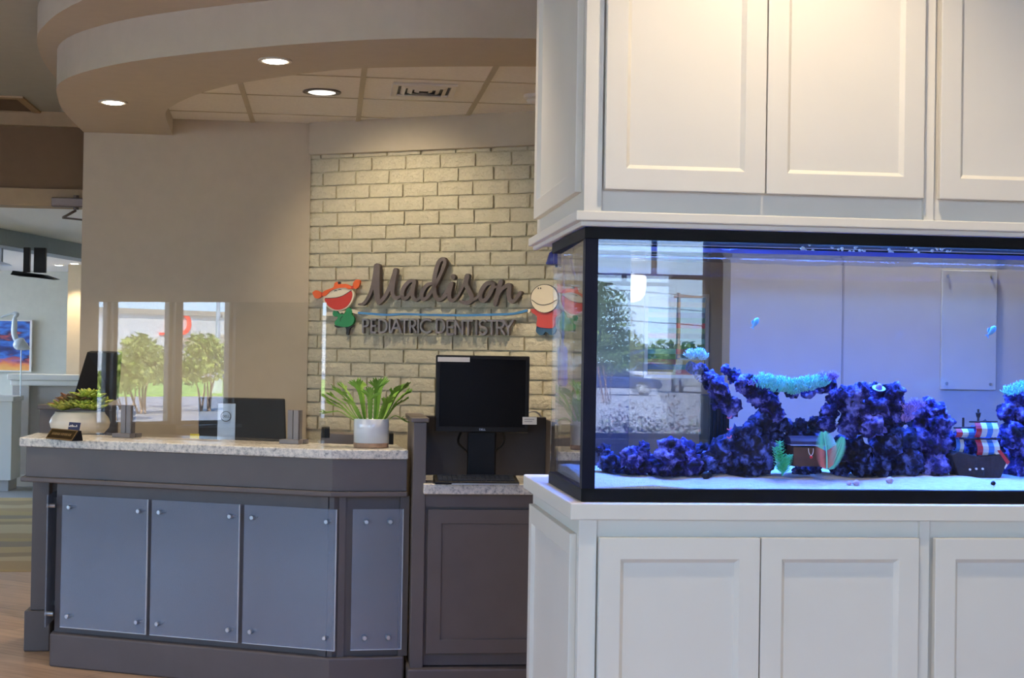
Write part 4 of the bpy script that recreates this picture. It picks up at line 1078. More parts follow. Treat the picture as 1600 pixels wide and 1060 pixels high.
# air vent in its tile
va = onZ(614, 131, ZT-0.004); vb = onZ(706, 152, ZT-0.004)
vx0, vx1, vy0, vy1 = va.x, vb.x+0.005, 7.52, 7.86
vn = thing('air_vent', 'white louvred air vent set in a ceiling tile', 'air vent', ((vx0+vx1)/2, (vy0+vy1)/2, ZT))
M['vent'] = mat('vent_white', srgb(228, 222, 214), 0.5, var=0.02)
MB().ring([(vx0, vy0, ZT+.003), (vx1, vy0, ZT+.003), (vx1, vy1, ZT+.003), (vx0, vy1, ZT+.003)], [(vx0+.03, vy0+.03, ZT+.003), (vx1-.03, vy0+.03, ZT+.003), (vx1-.03, vy1-.03, ZT+.003), (vx0+.03, vy1-.03, ZT+.003)], (0, 0, -.014)).build('frame', M['vent'], vn, bevel=0.003)
MB().box(vx0+.03, vx1-.03, vy0+.03, vy1-.03, ZT-0.001, ZT+.0035).build('throat', M['black'], vn)
for k in range(3):
    f_ = 0.045+0.035*k
    a_ = [(vx0+f_, vy0+f_, ZT-.002), (vx1-f_, vy0+f_, ZT-.002), (vx1-f_, vy1-f_, ZT-.002), (vx0+f_, vy1-f_, ZT-.002)]
    g_ = f_+0.022
    b_ = [(vx0+g_, vy0+g_, ZT-.012), (vx1-g_, vy0+g_, ZT-.012), (vx1-g_, vy1-g_, ZT-.012), (vx0+g_, vy1-g_, ZT-.012)]
    MB().ring(a_, b_, (0, 0, -.002)).build('louvre', M['vent'], vn)
sd_ = onZ(838, 156, ZT-0.02)
smk = thing('smoke_detector', 'round white smoke detector on the tile ceiling beside the cabinet', 'smoke detector', (sd_.x, sd_.y, ZT))
MB().lathe([(0.066, 0.003), (0.066, -0.012), (0.056, -0.02)], (sd_.x, sd_.y, ZT), 32).build('base', M['vent'], smk)
MB().lathe([(0.05, -0.02), (0.046, -0.034), (0.02, -0.042)], (sd_.x, sd_.y, ZT), 32).build('dome', M['vent'], smk, smooth_=True)
# brown return grille on the main ceiling far left
r0_ = onZ(-30, 151, ZC-0.003); r1_ = onZ(36, 151, ZC-0.003); r2_ = onZ(66, 176.5, ZC-0.003)
rg_ = thing('return_grille', 'flat tan ceiling grille above the brown wall', 'air vent', ((r0_.x+r1_.x)/2, r1_.y, ZC))
yy0, yy1 = r1_.y, r2_.y; xx0, xx1 = r0_.x-0.3, (r1_.x+r2_.x)/2
MB().ring([(xx0, yy0, ZC-.0005), (xx1, yy0, ZC-.0005), (xx1, yy1, ZC-.0005), (xx0, yy1, ZC-.0005)], [(xx0+.05, yy0+.07, ZC-.0005), (xx1-.05, yy0+.07, ZC-.0005), (xx1-.05, yy1-.07, ZC-.0005), (xx0+.05, yy1-.07, ZC-.0005)], (0, 0, -.012)).build('frame', M['tanframe'], rg_)
nsl = 24
for k in range(nsl):
    y_ = yy0+.07+(yy1-yy0-.14)*(k+.2)/nsl
    MB().box(xx0+.05, xx1-.05, y_, y_+(yy1-yy0-.14)/nsl*.6, ZC-.009, ZC-.002).build('slat', M['brown'], rg_)

# ------------------------------------------------------------------ white cabinets around the tank
TX0, TX1, TY0, TY1 = 0.614, 2.45, YT, 4.26            # tank outline
CXE, CYB = 2.52, 4.58
frC = Fr((0, YT-0.0, 0), (1, 0, 0), (0, -1, 0))
frS = Fr((TX0, CYB, 0), (0, -1, 0), (-1, 0, 0))       # left side, u towards the camera
def cabinet(name, label, z0, z1, dz0, dz1, lip):
    c = thing(name, label, 'cabinet', ((TX0+CXE)/2, (YT+CYB)/2, z0))
    MB().box(TX0, CXE, YT, CYB, z0, z1).build('carcass', M['white'], c, bevel=0.002)
    # face frame stiles and rails
    MB().box(TX0-0.006, 0.652, YT-0.012, YT, z0, z1).build('stile', M['white'], c, bevel=0.001)
    MB().box(1.468, 1.494, YT-0.012, YT, z0, z1).build('stile', M['white'], c, bevel=0.001)
    for i, (x0_, x1_) in enumerate(((0.656, 1.055), (1.058, 1.460), (1.502, 1.905), (1.908, 2.31))):
        shaker(c, 'door', Fr((0, YT-0.012, 0), (1, 0, 0), (0, -1, 0)), x0_, x1_, dz0, dz1, 0.053, M['white'], thick=0.021, inset=0.012)
    shaker(c, 'side_panel', Fr((TX0, CYB, 0), (0, -1, 0), (-1, 0, 0)), 0.05, CYB-YT-0.055, dz0, dz1, 0.053, M['white'], thick=0.018, inset=0.011)
    for (zz0, zz1, out) in lip:
        MB().prism([(TX0-out, CYB), (TX0-out, YT-out), (CXE, YT-out), (CXE, YT), (TX0, YT), (TX0, CYB)], zz0, zz1).build('ledge_trim', M['white'], c, bevel=0.003)
    return c
cabinet('wall_cabinet', 'white panelled cabinet hanging above the aquarium', 1.818, 3.0, 1.895, 2.88, [(1.818, 1.842, 0.026), (1.806, 1.8185, 0.012)])
cabinet('aquarium_base_cabinet', 'white panelled cabinet carrying the aquarium', 0.0, 1.10, 0.14, 1.05, [(1.092, 1.132, 0.030)])
MB().box(TX0-0.028, CXE, YT-0.028, CYB, 1.10, 1.133).build('top_board', M['white'], bpy.data.objects['aquarium_base_cabinet'], bevel=0.003)

# ------------------------------------------------------------------ aquarium
aq = thing('aquarium', 'long glass aquarium with black rim lit blue', 'aquarium', ((TX0+TX1)/2, (TY0+TY1)/2, 1.133))
ZA0, ZA1 = 1.165, 1.776
def rect(x0_, x1_, y0_, y1_, z): return [(x0_, y0_, z), (x1_, y0_, z), (x1_, y1_, z), (x0_, y1_, z)]
MB().ring(rect(TX0, TX1, TY0, TY1, 1.1335), rect(TX0+.03, TX1-.03, TY0+.03, TY1-.03, 1.1335), (0, 0, .032)).build('bottom_rim', M['tankframe'], aq, bevel=0.002)
MB().ring(rect(TX0, TX1, TY0, TY1, ZA1), rect(TX0+.03, TX1-.03, TY0+.03, TY1-.03, ZA1), (0, 0, .0295)).build('top_rim', M['tankframe'], aq, bevel=0.002)
MB().box(TX0+.012, TX1-.012, TY0+.012, TY1-.012, 1.134, 1.142).build('floor_glass', M['tankframe'], aq)
g_ = 0.009
MB().box(TX0+.004, TX1-.004, TY0+.003, TY0+.003+g_, 1.15, ZA1+.01).build('front_glass', M['tankglass'], aq)
MB().box(TX0+.004, TX1-.004, TY1-.003-g_, TY1-.003, 1.15, ZA1+.01).build('back_glass', M['tankglass'], aq)
MB().prism([(TX0+.003, TY0+.013), (TX0+.003+g_, TY0+.013), (TX0+.014+g_, TY1-.013), (TX0+.014, TY1-.013)], 1.15, ZA1+.01).build('side_glass', M['tankglass'], aq)
MB().box(TX1-.003-g_, TX1-.003, TY0+.013, TY1-.013, 1.15, ZA1+.01).build('side_glass', M['tankglass'], aq)
MB().prism([(TX0+.002, TY0+.002), (TX0+.034, TY0+.002), (TX0+.034, TY0+.02), (TX0+.016, TY0+.036), (TX0+.002, TY0+.036)], 1.164, ZA1).build('corner_seam', M['silicone'], aq)
# water surface with ripples
WZ = onY(1400, 396, 3.72).z
mb_ = MB(); nx, ny = 90, 24
for j in range(ny+1):
    for i in range(nx+1):
        x = TX0+.024+(TX1-TX0-.038)*i/nx; y = TY0+.014+(TY1-TY0-.028)*j/ny
        mb_.v.append(V((x, y, WZ+0.0035*noise.noise(V((x*14, y*14, 0)))+0.002*noise.noise(V((x*33, y*33, 4))))))
for j in range(ny):
    for i in range(nx): mb_.f.append([j*(nx+1)+i, j*(nx+1)+i+1, (j+1)*(nx+1)+i+1, (j+1)*(nx+1)+i])
wat = mb_.build('aquarium_water', M['water'], smooth_=True, recalc=False)
tag(wat, 'blue rippled water surface inside the aquarium', 'water', kind='stuff')
M['waterline_sheen'] = pane_mat('water_edge_sheen', tint=(0.35, 0.45, 1.0), f0=0.05, body=0.55, bcol=(0.12, 0.2, 0.9), brough=0.2)  # blue strip painting in the reflection where water meets the front glass
wl = MB().box(TX0+.026, TX1-.016, TY0+.0135, TY0+.016, WZ-.010, WZ+.001).build('water_edge_sheen', M['waterline_sheen'], wat)
# LED light bar under the cabinet
lb = thing('aquarium_light_bar', 'slim light bar under the cabinet above the aquarium', 'light fixture', ((TX0+TX1)/2, 4.0, 1.79))
MB().box(TX0+.06, TX1-.06, 3.86, 4.12, 1.799, 1.8065).build('housing', M['black'], lb)
TANK_W = 27.0
for k, (x_, c_) in enumerate(((0.95, (0.10, 0.32, 1.0)), (1.5, (0.10, 0.32, 1.0)), (2.05, (0.10, 0.32, 1.0)))):
    ld = bpy.data.lights.new('aquarium_lamp', 'AREA'); ld.shape = 'RECTANGLE'; ld.size = 0.5; ld.size_y = 0.22; ld.energy = TANK_W; ld.color = c_
    lo = bpy.data.objects.new('aquarium_lamp', ld); col.objects.link(lo); lo.parent = lb; lo.location = V((x_, 3.99, 1.797))-ORG[lb.name]
# sand bed
M['sand'] = mat('white_sand', srgb(205, 205, 200), 0.9, var=0.08, scale=60, bump=0.6, bscale=220)
mb_ = MB(); nx, ny = 150, 44
def sand_z(x, y):
    t = (y-TY0)/(TY1-TY0)
    return 1.163 + 0.014*min(1, t*4) + 0.010*noise.noise(V((x*6, y*5, 1.7))) + 0.005*noise.noise(V((x*17, y*13, 3))) + 0.012*t
for j in range(ny+1):
    for i in range(nx+1):
        x = TX0+.024+(TX1-TX0-.038)*i/nx; y = TY0+.0135+(TY1-TY0-.027)*j/ny
        mb_.v.append(V((x, y, sand_z(x, y))))
for j in range(ny):
    for i in range(nx): mb_.f.append([j*(nx+1)+i, j*(nx+1)+i+1, (j+1)*(nx+1)+i+1, (j+1)*(nx+1)+i])
# skirt
def skirt(idx):
    k0_ = len(mb_.v)
    for q_ in idx: v_ = mb_.v[q_]; mb_.v.append(V((v_.x, v_.y, 1.143)))
    for i in range(len(idx)-1): mb_.f.append([idx[i+1], idx[i], k0_+i, k0_+i+1])
skirt(list(range(nx+1))); skirt([j*(nx+1) for j in range(ny, -1, -1)])
tag(mb_.build('aquarium_sand', M['sand'], smooth_=True, recalc=False), 'white sand bed covering the aquarium floor', 'sand', kind='stuff')
# live rock
def rockmat(name, dark, mid, light, sc_=30):
    mt = bpy.data.materials.new(name); mt.use_nodes = True
    n = mt.node_tree.nodes; l = mt.node_tree.links; b = n['Principled BSDF']; b.inputs['Roughness'].default_value = 0.85
    tc = n.new('ShaderNodeTexCoord'); nz = n.new('ShaderNodeTexNoise'); nz.inputs['Scale'].default_value = sc_; nz.inputs['Detail'].default_value = 5; nz.inputs['Roughness'].default_value = 0.6
    l.new(tc.outputs['Object'], nz.inputs['Vector'])
    rp = n.new('ShaderNodeValToRGB'); e = rp.color_ramp.elements
    e[0].position = 0.40; e[0].color = dark; e[1].position = 0.66; e[1].color = light; x = e.new(0.51); x.color = mid
    l.new(nz.outputs['Fac'], rp.inputs[0]); l.new(rp.outputs[0], b.inputs['Base Color'])
    n2 = n.new('ShaderNodeTexNoise'); n2.inputs['Scale'].default_value = 90; n2.inputs['Detail'].default_value = 6; l.new(tc.outputs['Object'], n2.inputs['Vector'])
    bp = n.new('ShaderNodeBump'); bp.inputs['Strength'].default_value = 0.9; bp.inputs['Distance'].default_value = 0.008
    l.new(n2.outputs['Fac'], bp.inputs['Height']); l.new(bp.outputs['Normal'], b.inputs['Normal'])
    return mt
M['rock'] = rockmat('live_rock_violet', srgb(9, 7, 34), srgb(38, 32, 112), srgb(150, 148, 240))  # both rock ramps carry the tank lamp's blue and highlights in their colour
M['rock2'] = rockmat('live_rock_dark', srgb(7, 7, 28), srgb(26, 30, 80), srgb(112, 132, 226))
def rock(label, chain, Y, mt='rock', amp=0.42, dep=1.15, seed=0, jit=0.03):
    mb_ = MB(); rnd = random.Random(seed)
    for i, (px, py, r) in enumerate(chain):
        y_ = Y + rnd.uniform(-jit, jit)
        c = onY(px, py, y_); rr = r*y_/2400
        y_ = min(max(y_, TY0+0.03+rr*dep), TY1-0.03-rr*dep); c = onY(px, py, y_)
        mb_.ico(c, rr*1.02, 4 if r > 11 else 3, amp, 1.7, seed*3+i, (1, dep, 1))
    o = mb_.build('live_rock', M[mt], smooth_=True)
    return tag(o, label, 'rock', 'live rocks in the aquarium')
rock('slim leaning rock tip carrying the pale blue anemone', [(1080, 574, 9), (1094, 580, 12), (1108, 594, 14), (1122, 606, 15), (1126, 622, 18), (1142, 636, 15)], 3.93, seed=1)
rock('diagonal rock arm joining the arch from the upper left', [(1134, 578, 8), (1148, 588, 12), (1166, 602, 16), (1184, 618, 18), (1202, 634, 18), (1212, 648, 14)], 3.94, seed=2)
rock('broad rock mound left of the treasure chest', [(1122, 716, 26), (1150, 702, 28), (1172, 684, 24), (1190, 664, 20), (1152, 726, 26), (1184, 712, 30), (1140, 690, 12), (1204, 690, 22)], 3.97, 'rock2', seed=3)
rock('flat rock ledge under the coral window', [(1206, 660, 14), (1226, 664, 12), (1250, 667, 12), (1274, 662, 12), (1292, 652, 14), (1240, 676, 14), (1268, 678, 14)], 3.99, 'rock2', seed=4)
rock('flat rock slab beneath the green coral', [(1186, 602, 10), (1210, 606, 11), (1236, 611, 12), (1262, 613, 11), (1286, 604, 12)], 3.96, seed=5)
rock('violet rock knob at the right end of the green coral', [(1288, 590, 8), (1298, 602, 11), (1306, 622, 14), (1296, 644, 13), (1292, 664, 14)], 3.97, seed=6)
rock('large flat-topped rock with the mushroom coral', [(1322, 618, 15), (1344, 612, 15), (1370, 613, 15), (1396, 612, 15), (1336, 640, 22), (1372, 640, 24), (1400, 630, 14), (1328, 664, 20), (1360, 664, 22), (1396, 652, 18)], 3.93, seed=7)
rock('dark rock base below the large flat-topped rock', [(1334, 704, 22), (1350, 728, 24), (1388, 694, 28), (1380, 728, 26), (1418, 724, 26), (1412, 690, 22)], 3.98, 'rock2', seed=8)
rock('peaked rock left of the toy ship', [(1432, 644, 14), (1450, 632, 12), (1464, 642, 14), (1440, 662, 22), (1470, 662, 18), (1452, 694, 30), (1478, 690, 18), (1456, 726, 24)], 3.98, seed=9)
rock('tall green-topped rock at the right edge', [(1586, 622, 16), (1574, 644, 16), (1598, 652, 24), (1584, 680, 22), (1600, 706, 26), (1588, 734, 22), (1620, 660, 26), (1640, 700, 36), (1650, 640, 26)], 4.02, seed=10)
rock('low rock under the treasure chest', [(1222, 706, 16), (1250, 738, 12), (1272, 736, 13), (1298, 716, 18), (1312, 736, 14), (1320, 690, 14)], 4.0, 'rock2', seed=11)
rock('small rock beside the corner seam', [(950, 722, 16), (958, 730, 16), (944, 706, 12)], 4.0, 'rock2', seed=12)
rock('hollow rock second from the left', [(986, 716, 18), (1006, 722, 18), (1024, 728, 15), (990, 734, 14), (1004, 704, 12)], 3.97, seed=13)
rock('rounded rock left of the overflow tower', [(1048, 706, 22), (1066, 712, 22), (1058, 734, 18), (1040, 732, 18), (1080, 726, 18)], 3.95, seed=14)
rock('small brownish rock at the foot of the overflow tower', [(1098, 706, 13), (1108, 722, 14), (1092, 730, 12)], 3.95, 'rock2', seed=15)
rock('dark rock mass behind the toy ship', [(1510, 690, 22), (1540, 680, 22), (1556, 706, 22), (1500, 716, 22), (1530, 722, 22)], 4.12, 'rock2', seed=16)
# corals
def tuft(name, label, cat, cells, Y, mt, n_t, h, thick, seed):
    """soft coral: many short tapering polyps on a patch"""
    rnd = random.Random(seed); mb_ = MB()
    for _ in range(n_t):
        px, py, r = rnd.choice(cells)
        a_ = rnd.uniform(0, 6.28); rr = r*math.sqrt(rnd.random())
        y_ = Y+rnd.uniform(-0.05, 0.04)
        c = onY(px+rr*math.cos(a_), py+0.55*rr*math.sin(a_), y_)
        d = V((rnd.uniform(-.7, .7), rnd.uniform(-.9, .3), rnd.uniform(.2, 1.0))).normalized()
        mb_.tube([c, c+d*h*0.6, c+d*h+V((0, 0, h*0.15))], [thick, thick*0.8, thick*0.25], 4)
    return tag(mb_.build(name, mt, smooth_=True, recalc=False), label, cat)
M['coralg'] = mat('green_soft_coral', srgb(120, 226, 190), 0.6, c2=srgb(170, 235, 225), scale=30)
M['corala'] = mat('pale_blue_anemone', srgb(170, 235, 250), 0.6, c2=srgb(210, 245, 255), scale=30)
M['coralp'] = mat('lilac_soft_coral', srgb(190, 150, 215), 0.6, c2=srgb(150, 130, 215), scale=30)
tuft('green_coral', 'fluffy sea-green soft coral along the arch top', 'coral', [(1192, 598, 18), (1215, 603, 20), (1240, 606, 20), (1262, 602, 18), (1280, 598, 14)], 3.92, M['coralg'], 1500, 0.012, 0.0016, 3)
tuft('anemone', 'glowing pale blue anemone on the slim rock tip', 'coral', [(1080, 556, 9), (1092, 554, 9), (1098, 559, 7)], 3.91, M['corala'], 420, 0.011, 0.0017, 4)
tuft('lilac_coral', 'lilac soft coral beside the green coral', 'coral', [(1290, 592, 12), (1300, 590, 8), (1176, 600, 8)], 3.93, M['coralp'], 350, 0.011, 0.0015, 5)
tuft('pink_coral', 'dusty lilac coral between flat-topped and peaked rocks', 'coral', [(1420, 640, 14), (1432, 634, 12), (1416, 655, 10)], 3.92, M['coralp'], 450, 0.011, 0.0015, 6)
tuft('sea_moss', 'pale green coral crowning the right edge rock', 'coral', [(1580, 612, 14), (1596, 606, 14), (1610, 610, 12)], 3.98, M['coralg'], 450, 0.009, 0.0015, 7)
# mushroom coral: a ringed disc
mc_ = onY(1373, 608, 3.89)
mu = thing('mushroom_coral', 'pale disc coral with violet centre on the flat-topped rock', 'coral', mc_)
tl_ = Matrix.Rotation(R(25), 3, 'X')
MB().lathe([(0.008, -0.004), (0.017, 0.001), (0.0175, 0.003), (0.011, 0.001)], mc_, 24, M=tl_).build('rim', M['corala'], mu, smooth_=True)
MB().lathe([(0.009, 0.0), (0.008, 0.009), (0.004, 0.014)], mc_, 16, M=tl_).build('centre', M['coralp'], mu, smooth_=True)
# pink worms on the overflow
M['pinkworm'] = mat('pink_polyp', srgb(240, 130, 190), 0.5)
for k, yy in enumerate((652, 670, 683)):
    c = onY(1136, yy, 3.9)
    tag(MB().tube(curve([c, c+V((0.004, -.002, -.003)), c+V((0.009, -.002, -.001)), c+V((0.011, -.002, .004))]), 0.0016, 6).build('tube_worm', M['pinkworm'], smooth_=True), ('upper', 'middle', 'lower')[k]+' pink tube worm beside the overflow tower', 'worm', 'pink tube worms')
# overflow tower, ribbed
ox0, ox1 = onY(1104, 660, 4.15).x, onY(1137, 660, 4.15).x
ov = thing('overflow_tower', 'black ribbed overflow tower behind the leaning rock', 'filter', ((ox0+ox1)/2, 4.17, 1.17))
MB().box(ox0, ox1, 4.13, 4.235, 1.17, onY(1120, 618, 4.13).z).build('tower', M['black'], ov, bevel=0.003)
for k in range(6):
    x = ox0+(ox1-ox0)*(k+.25)/6
    MB().box(x, x+(ox1-ox0)/12, 4.125, 4.131, 1.19, onY(1120, 622, 4.13).z).build('rib', M['tankframe'], ov)
# pump, heater and cable in the left corner
pm = onX(874, 402, TX0+0.05)
M['bluepump'] = mat('blue_pump', srgb(40, 50, 120), 0.35)
pu = thing('circulation_pump', 'dark blue pump head on the left tank side under the rim', 'pump', pm)
MB().lathe([(0.006, 0.028), (0.03, 0.012), (0.04, -0.02), (0.036, -0.022)], pm, 20).build('hood', M['bluepump'], pu, smooth_=True)
MB().lathe([(0.012, -0.03), (0.012, 0.02)], pm, 14).build('motor', M['black'], pu)
MB().tube(curve([pm+V((0, 0, .02)), pm+V((0.01, -.06, .05)), pm+V((0.01, -.12, .0)), pm+V((0.02, -.16, -.06))]), 0.004, 6).build('cable', M['bluepump'], pu, smooth_=True)
ha = onX(879, 541, TX0+0.045); hb = onX(879, 604, TX0+0.045)
he = thing('aquarium_heater', 'dark tube heater standing off the left tank side', 'heater', hb)
MB().tube([hb, hb+V((0, 0, .01)), ha-V((0, 0, .01)), ha], [0.011, 0.014, 0.014, 0.010], 12).build('tube', M['bluepump'], he)
MB().tube([ha, V((ha.x, ha.y, 1.77))], 0.003, 6).build('cable', M['bluepump'], he)
# fish
M['fish'] = mat('blue_fish', srgb(90, 170, 250), 0.35, c2=srgb(150, 215, 255), scale=60)
def fish(label, px, py, ang, L_):
    c = onY(px, py, 3.92); f = thing('fish', label, 'fish', c, 'small blue fish')
    ca, sa = math.cos(ang), math.sin(ang)
    T = lambda x, y, z: c+V((x*ca-z*sa, y, x*sa+z*ca))
    mb_ = MB(); n = 9
    prof = [(0.5, .02), (0.45, .11), (0.34, .19), (0.18, .235), (0, .22), (-.16, .165), (-.3, .09), (-.38, .055)]
    k0_ = 0; seg = 12
    for (x, r) in prof:
        for j in range(seg):
            q_ = 2*math.pi*j/seg; mb_.v.append(T(x*L_, math.cos(q_)*r*L_*0.45, math.sin(q_)*r*L_))
    for i in range(len(prof)-1):
        for j in range(seg): mb_.f.append([i*seg+j, i*seg+(j+1) % seg, (i+1)*seg+(j+1) % seg, (i+1)*seg+j])
    mb_.f.append(list(range(seg))[::-1]); mb_.f.append([(len(prof)-1)*seg+j for j in range(seg)])
    mb_.build('body', M['fish'], f, smooth_=True)
    t = 0.0012
    MB().plate([T(-.36*L_, -t, 0.03*L_), T(-.55*L_, -t, .2*L_), T(-.5*L_, -t, 0), T(-.55*L_, -t, -.2*L_), T(-.36*L_, -t, -.03*L_)], (0, 2*t, 0)).build('tail_fin', M['fish'], f)
    MB().plate([T(.2*L_, -t, .2*L_), T(.0, -t, .34*L_), T(-.22*L_, -t, .22*L_), T(-.2*L_, -t, .12*L_)], (0, 2*t, 0)).build('dorsal_fin', M['fish'], f)
    for s_ in (-1, 1): MB().ico(T(.38*L_, s_*0.055*L_, .05*L_), .03*L_, 2).build('eye', M['black'], f)
fish('small blue fish swimming left of centre in the tank', 1180, 505, R(60), 0.031)
fish('small blue fish swimming near the right side of the tank', 1549, 518, R(48), 0.036)
# ornaments: treasure chest
cy_ = 3.88
h0 = onY(1243, 722, cy_); h1 = onY(1284, 699, cy_)
M['chestwood'] = mat('chest_wood', srgb(92, 58, 42), 0.6, var=0.25, scale=40)
M['chestlid'] = mat('chest_lid', srgb(38, 40, 80), 0.5, var=0.2, scale=40)
tc_ = thing('treasure_chest', 'brown treasure chest ornament with dark blue lid between plants', 'ornament', ((h0.x+h1.x)/2, cy_+0.03, h0.z))
MB().box(h0.x-.006, h1.x, cy_, cy_+.06, h0.z-.012, h1.z).build('box', M['chestwood'], tc_, bevel=0.002)
lz = h1.z+0.006; lp = []
for k in range(9):
    q_ = math.pi*k/8; lp.append((h0.x-.014, cy_+.03-.034*math.cos(q_), lz+.022*math.sin(q_)))
MB().plate(lp, (h1.x-h0.x+.022, 0, 0)).build('lid', M['chestlid'], tc_, bevel=0.0015)
nk = onY(1267, 704, cy_-.004)
MB().tube(curve([nk+V((-.0065, 0, .005)), nk+V((-.0055, -.001, -.006)), nk+V((0, -.002, -.014)), nk+V((.0055, -.001, -.006)), nk+V((.0065, 0, .005))]), 0.0011, 6).build('necklace', M['paper'], tc_)
MB().ico(nk+V((0, -.003, -.0175)), .0042, 2).build('red_gem', mat('red_gem', srgb(220, 40, 40), 0.3), tc_)
# plants
M['pgreen'] = mat('green_plastic_plant', srgb(60, 190, 110), 0.5, c2=srgb(110, 230, 190), scale=25)
pb = onY(1222, 744, 3.84)
pp = thing('plastic_plant', 'bushy bright green plastic plant left of the chest', 'ornament plant', pb)
for s_, (tx, ty) in enumerate(((1218, 690), (1212, 700), (1234, 712), (1228, 716))):
    tp = onY(tx, ty, 3.84+.004*s_); mb_ = MB(); mb_.tube(curve([pb, (pb+tp)/2+V((.003, 0, .0)), tp]), .0016, 6)
    nl = 16
    for k in range(nl):
        t_ = .15+.85*k/nl; p = pb.lerp(tp, t_)
        for q_ in range(3):
            az = q_*2.1+k; d = V((math.cos(az), .7*math.sin(az), .45)).normalized(); L_ = .016*(1.1-.6*t_)+.004
            s2_ = d.cross(V((0, 0, 1))).normalized()*.0032
            mb_.plate([p, p+d*L_*.5+s2_, p+d*L_, p+d*L_*.5-s2_], (0, 0, .0012))
    mb_.build('stem', M['pgreen'], pp, recalc=False)
def feather(label, base_px, tip_px, w_px, Y, c_lo, c_hi):
    b_ = onY(*base_px, Y); t_ = onY(*tip_px, Y); root = thing('feather_plant', label, 'ornament plant', b_, 'feather plants by the chest')
    mid = (b_+t_)/2+V((.003, 0, 0)); C = curve([b_, mid, t_], 10)
    lo_, hi_ = MB(), MB()
    MB().tube(C, [.0022]*8+[.0016]*(len(C)-8), 6).build('rib', c_hi, root)
    ax = (t_-b_).normalized(); sd2 = ax.cross(V((0, 1, 0))).normalized(); wd = w_px*Y/2400
    for i, p in enumerate(C[:-1]):
        for s_ in (-1, 1):
            for e_ in (0, .25, .5, .75):
                pp_ = p.lerp(C[i+1], e_); tt = (i+e_)/len(C); L_ = wd*(0.25+.95*math.sin(math.pi*min(1, .18+tt*.86)))
                d = (sd2*s_*.85+ax*.5+V((0, -.25*((i*7+int(e_*4)) % 3-1), 0))).normalized()*L_
                (lo_ if i < len(C)*.45 else hi_).plate([pp_, pp_+d*.5+ax*.0009, pp_+d, pp_+d*.5-ax*.0009], (0, .0016, 0))
    lo_.build('lower_fronds', c_lo, root, recalc=False); hi_.build('upper_fronds', c_hi, root, recalc=False)
M['coralpink'] = mat('coral_pink_plastic', srgb(240, 130, 110), 0.5, c2=srgb(235, 160, 150), scale=20)
M['mint'] = mat('mint_plastic', srgb(120, 240, 210), 0.5, c2=srgb(150, 245, 225), scale=20)
feather('tall feather plant, mint above coral pink, right of the chest', (1292, 734), (1287, 676), 17, 3.84, M['coralpink'], M['mint'])
feather('leaning mint feather plant right of the pink one', (1296, 734), (1317, 684), 11, 3.86, M['mint'], M['mint'])
# toy pirate ship
sy = 3.93
hull0 = onY(1482, 736, sy); hull1 = onY(1580, 736, sy)
M['hull'] = mat('ship_hull', srgb(42, 30, 32), 0.7, var=0.4, scale=50, bump=0.5)
M['sailw'] = mat('sail_white', srgb(228, 228, 224), 0.6); M['sailr'] = mat('sail_red', srgb(190, 40, 44), 0.6); M['sailb'] = mat('sail_blue', srgb(70, 130, 220), 0.6)
sh = thing('toy_ship', 'sunken toy ship ornament with red white and blue sails', 'ornament', ((hull0.x+hull1.x)/2, sy+.03, hull0.z))
hz = lambda py: onY(1530, py, sy).z
HX = lambda px: onY(px, 690, sy).x
zb_ = sand_z(HX(1530), sy+.03)-.004
prof = [(HX(1486), hz(712)), (HX(1500), zb_), (HX(1565), zb_), (HX(1578), hz(716)), (HX(1574), hz(708)), (HX(1530), hz(714)), (HX(1498), hz(706))]
MB().plate([(x, sy, z) for x, z in prof], (0, .065, 0)).build('hull', M['hull'], sh, bevel=0.004)
for px in (1515, 1525, 1535):
    c = onY(px, 733 if px != 1515 else 734, sy-.002)
    MB().lathe([(.0028, 0), (.0028, .004)], c, 10, M=Matrix.Rotation(R(90), 3, 'X')).build('porthole', M['sailw'], sh)
for (px, top, yo) in ((1533, 640, .02), (1513, 654, .035), (1563, 662, .03)):
    MB().tube([(HX(px), sy+yo, hz(716)), (HX(px), sy+yo, hz(top))], .003, 8).build('mast', M['hull'], sh)
MB().lathe([(.0045, 0), (.0075, .012), (.006, .013)], (HX(1533), sy+.02, hz(653)), 10).build('crow_nest', M['hull'], sh)
for (x0_, x1_, py, yo) in ((1518, 1562, 659, .016), (1508, 1566, 686, .013), (1497, 1535, 669, .03)):
    MB().tube([(HX(x0_), sy+yo, hz(py+1)), (HX(x1_), sy+yo, hz(py))], .0022, 8).build('yard', M['hull'], sh)
def sail(x0_, x1_, y0_, y1_, yo, cols, skew=0):
    n = len(cols)
    for k, c in enumerate(cols):
        xa, xb = x0_+(x1_-x0_)*k/n, x0_+(x1_-x0_)*(k+1)/n
        mb_ = MB(); rows = 5
        for j in range(rows):
            t0_, t1_ = j/rows, (j+1)/rows
            b0_, b1_ = -.012*math.sin(math.pi*t0_), -.012*math.sin(math.pi*t1_)
            mb_.hexa([(HX(xa+skew*t0_), sy+yo+b0_, hz(y0_+(y1_-y0_)*t0_)), (HX(xb+skew*t0_), sy+yo+b0_, hz(y0_+(y1_-y0_)*t0_)), (HX(xb+skew*t0_), sy+yo+b0_+.0015, hz(y0_+(y1_-y0_)*t0_)), (HX(xa+skew*t0_), sy+yo+b0_+.0015, hz(y0_+(y1_-y0_)*t0_)),
                      (HX(xa+skew*t1_), sy+yo+b1_, hz(y0_+(y1_-y0_)*t1_)), (HX(xb+skew*t1_), sy+yo+b1_, hz(y0_+(y1_-y0_)*t1_)), (HX(xb+skew*t1_), sy+yo+b1_+.0015, hz(y0_+(y1_-y0_)*t1_)), (HX(xa+skew*t1_), sy+yo+b1_+.0015, hz(y0_+(y1_-y0_)*t1_))])
        mb_.build('sail_stripe', M[c], sh)
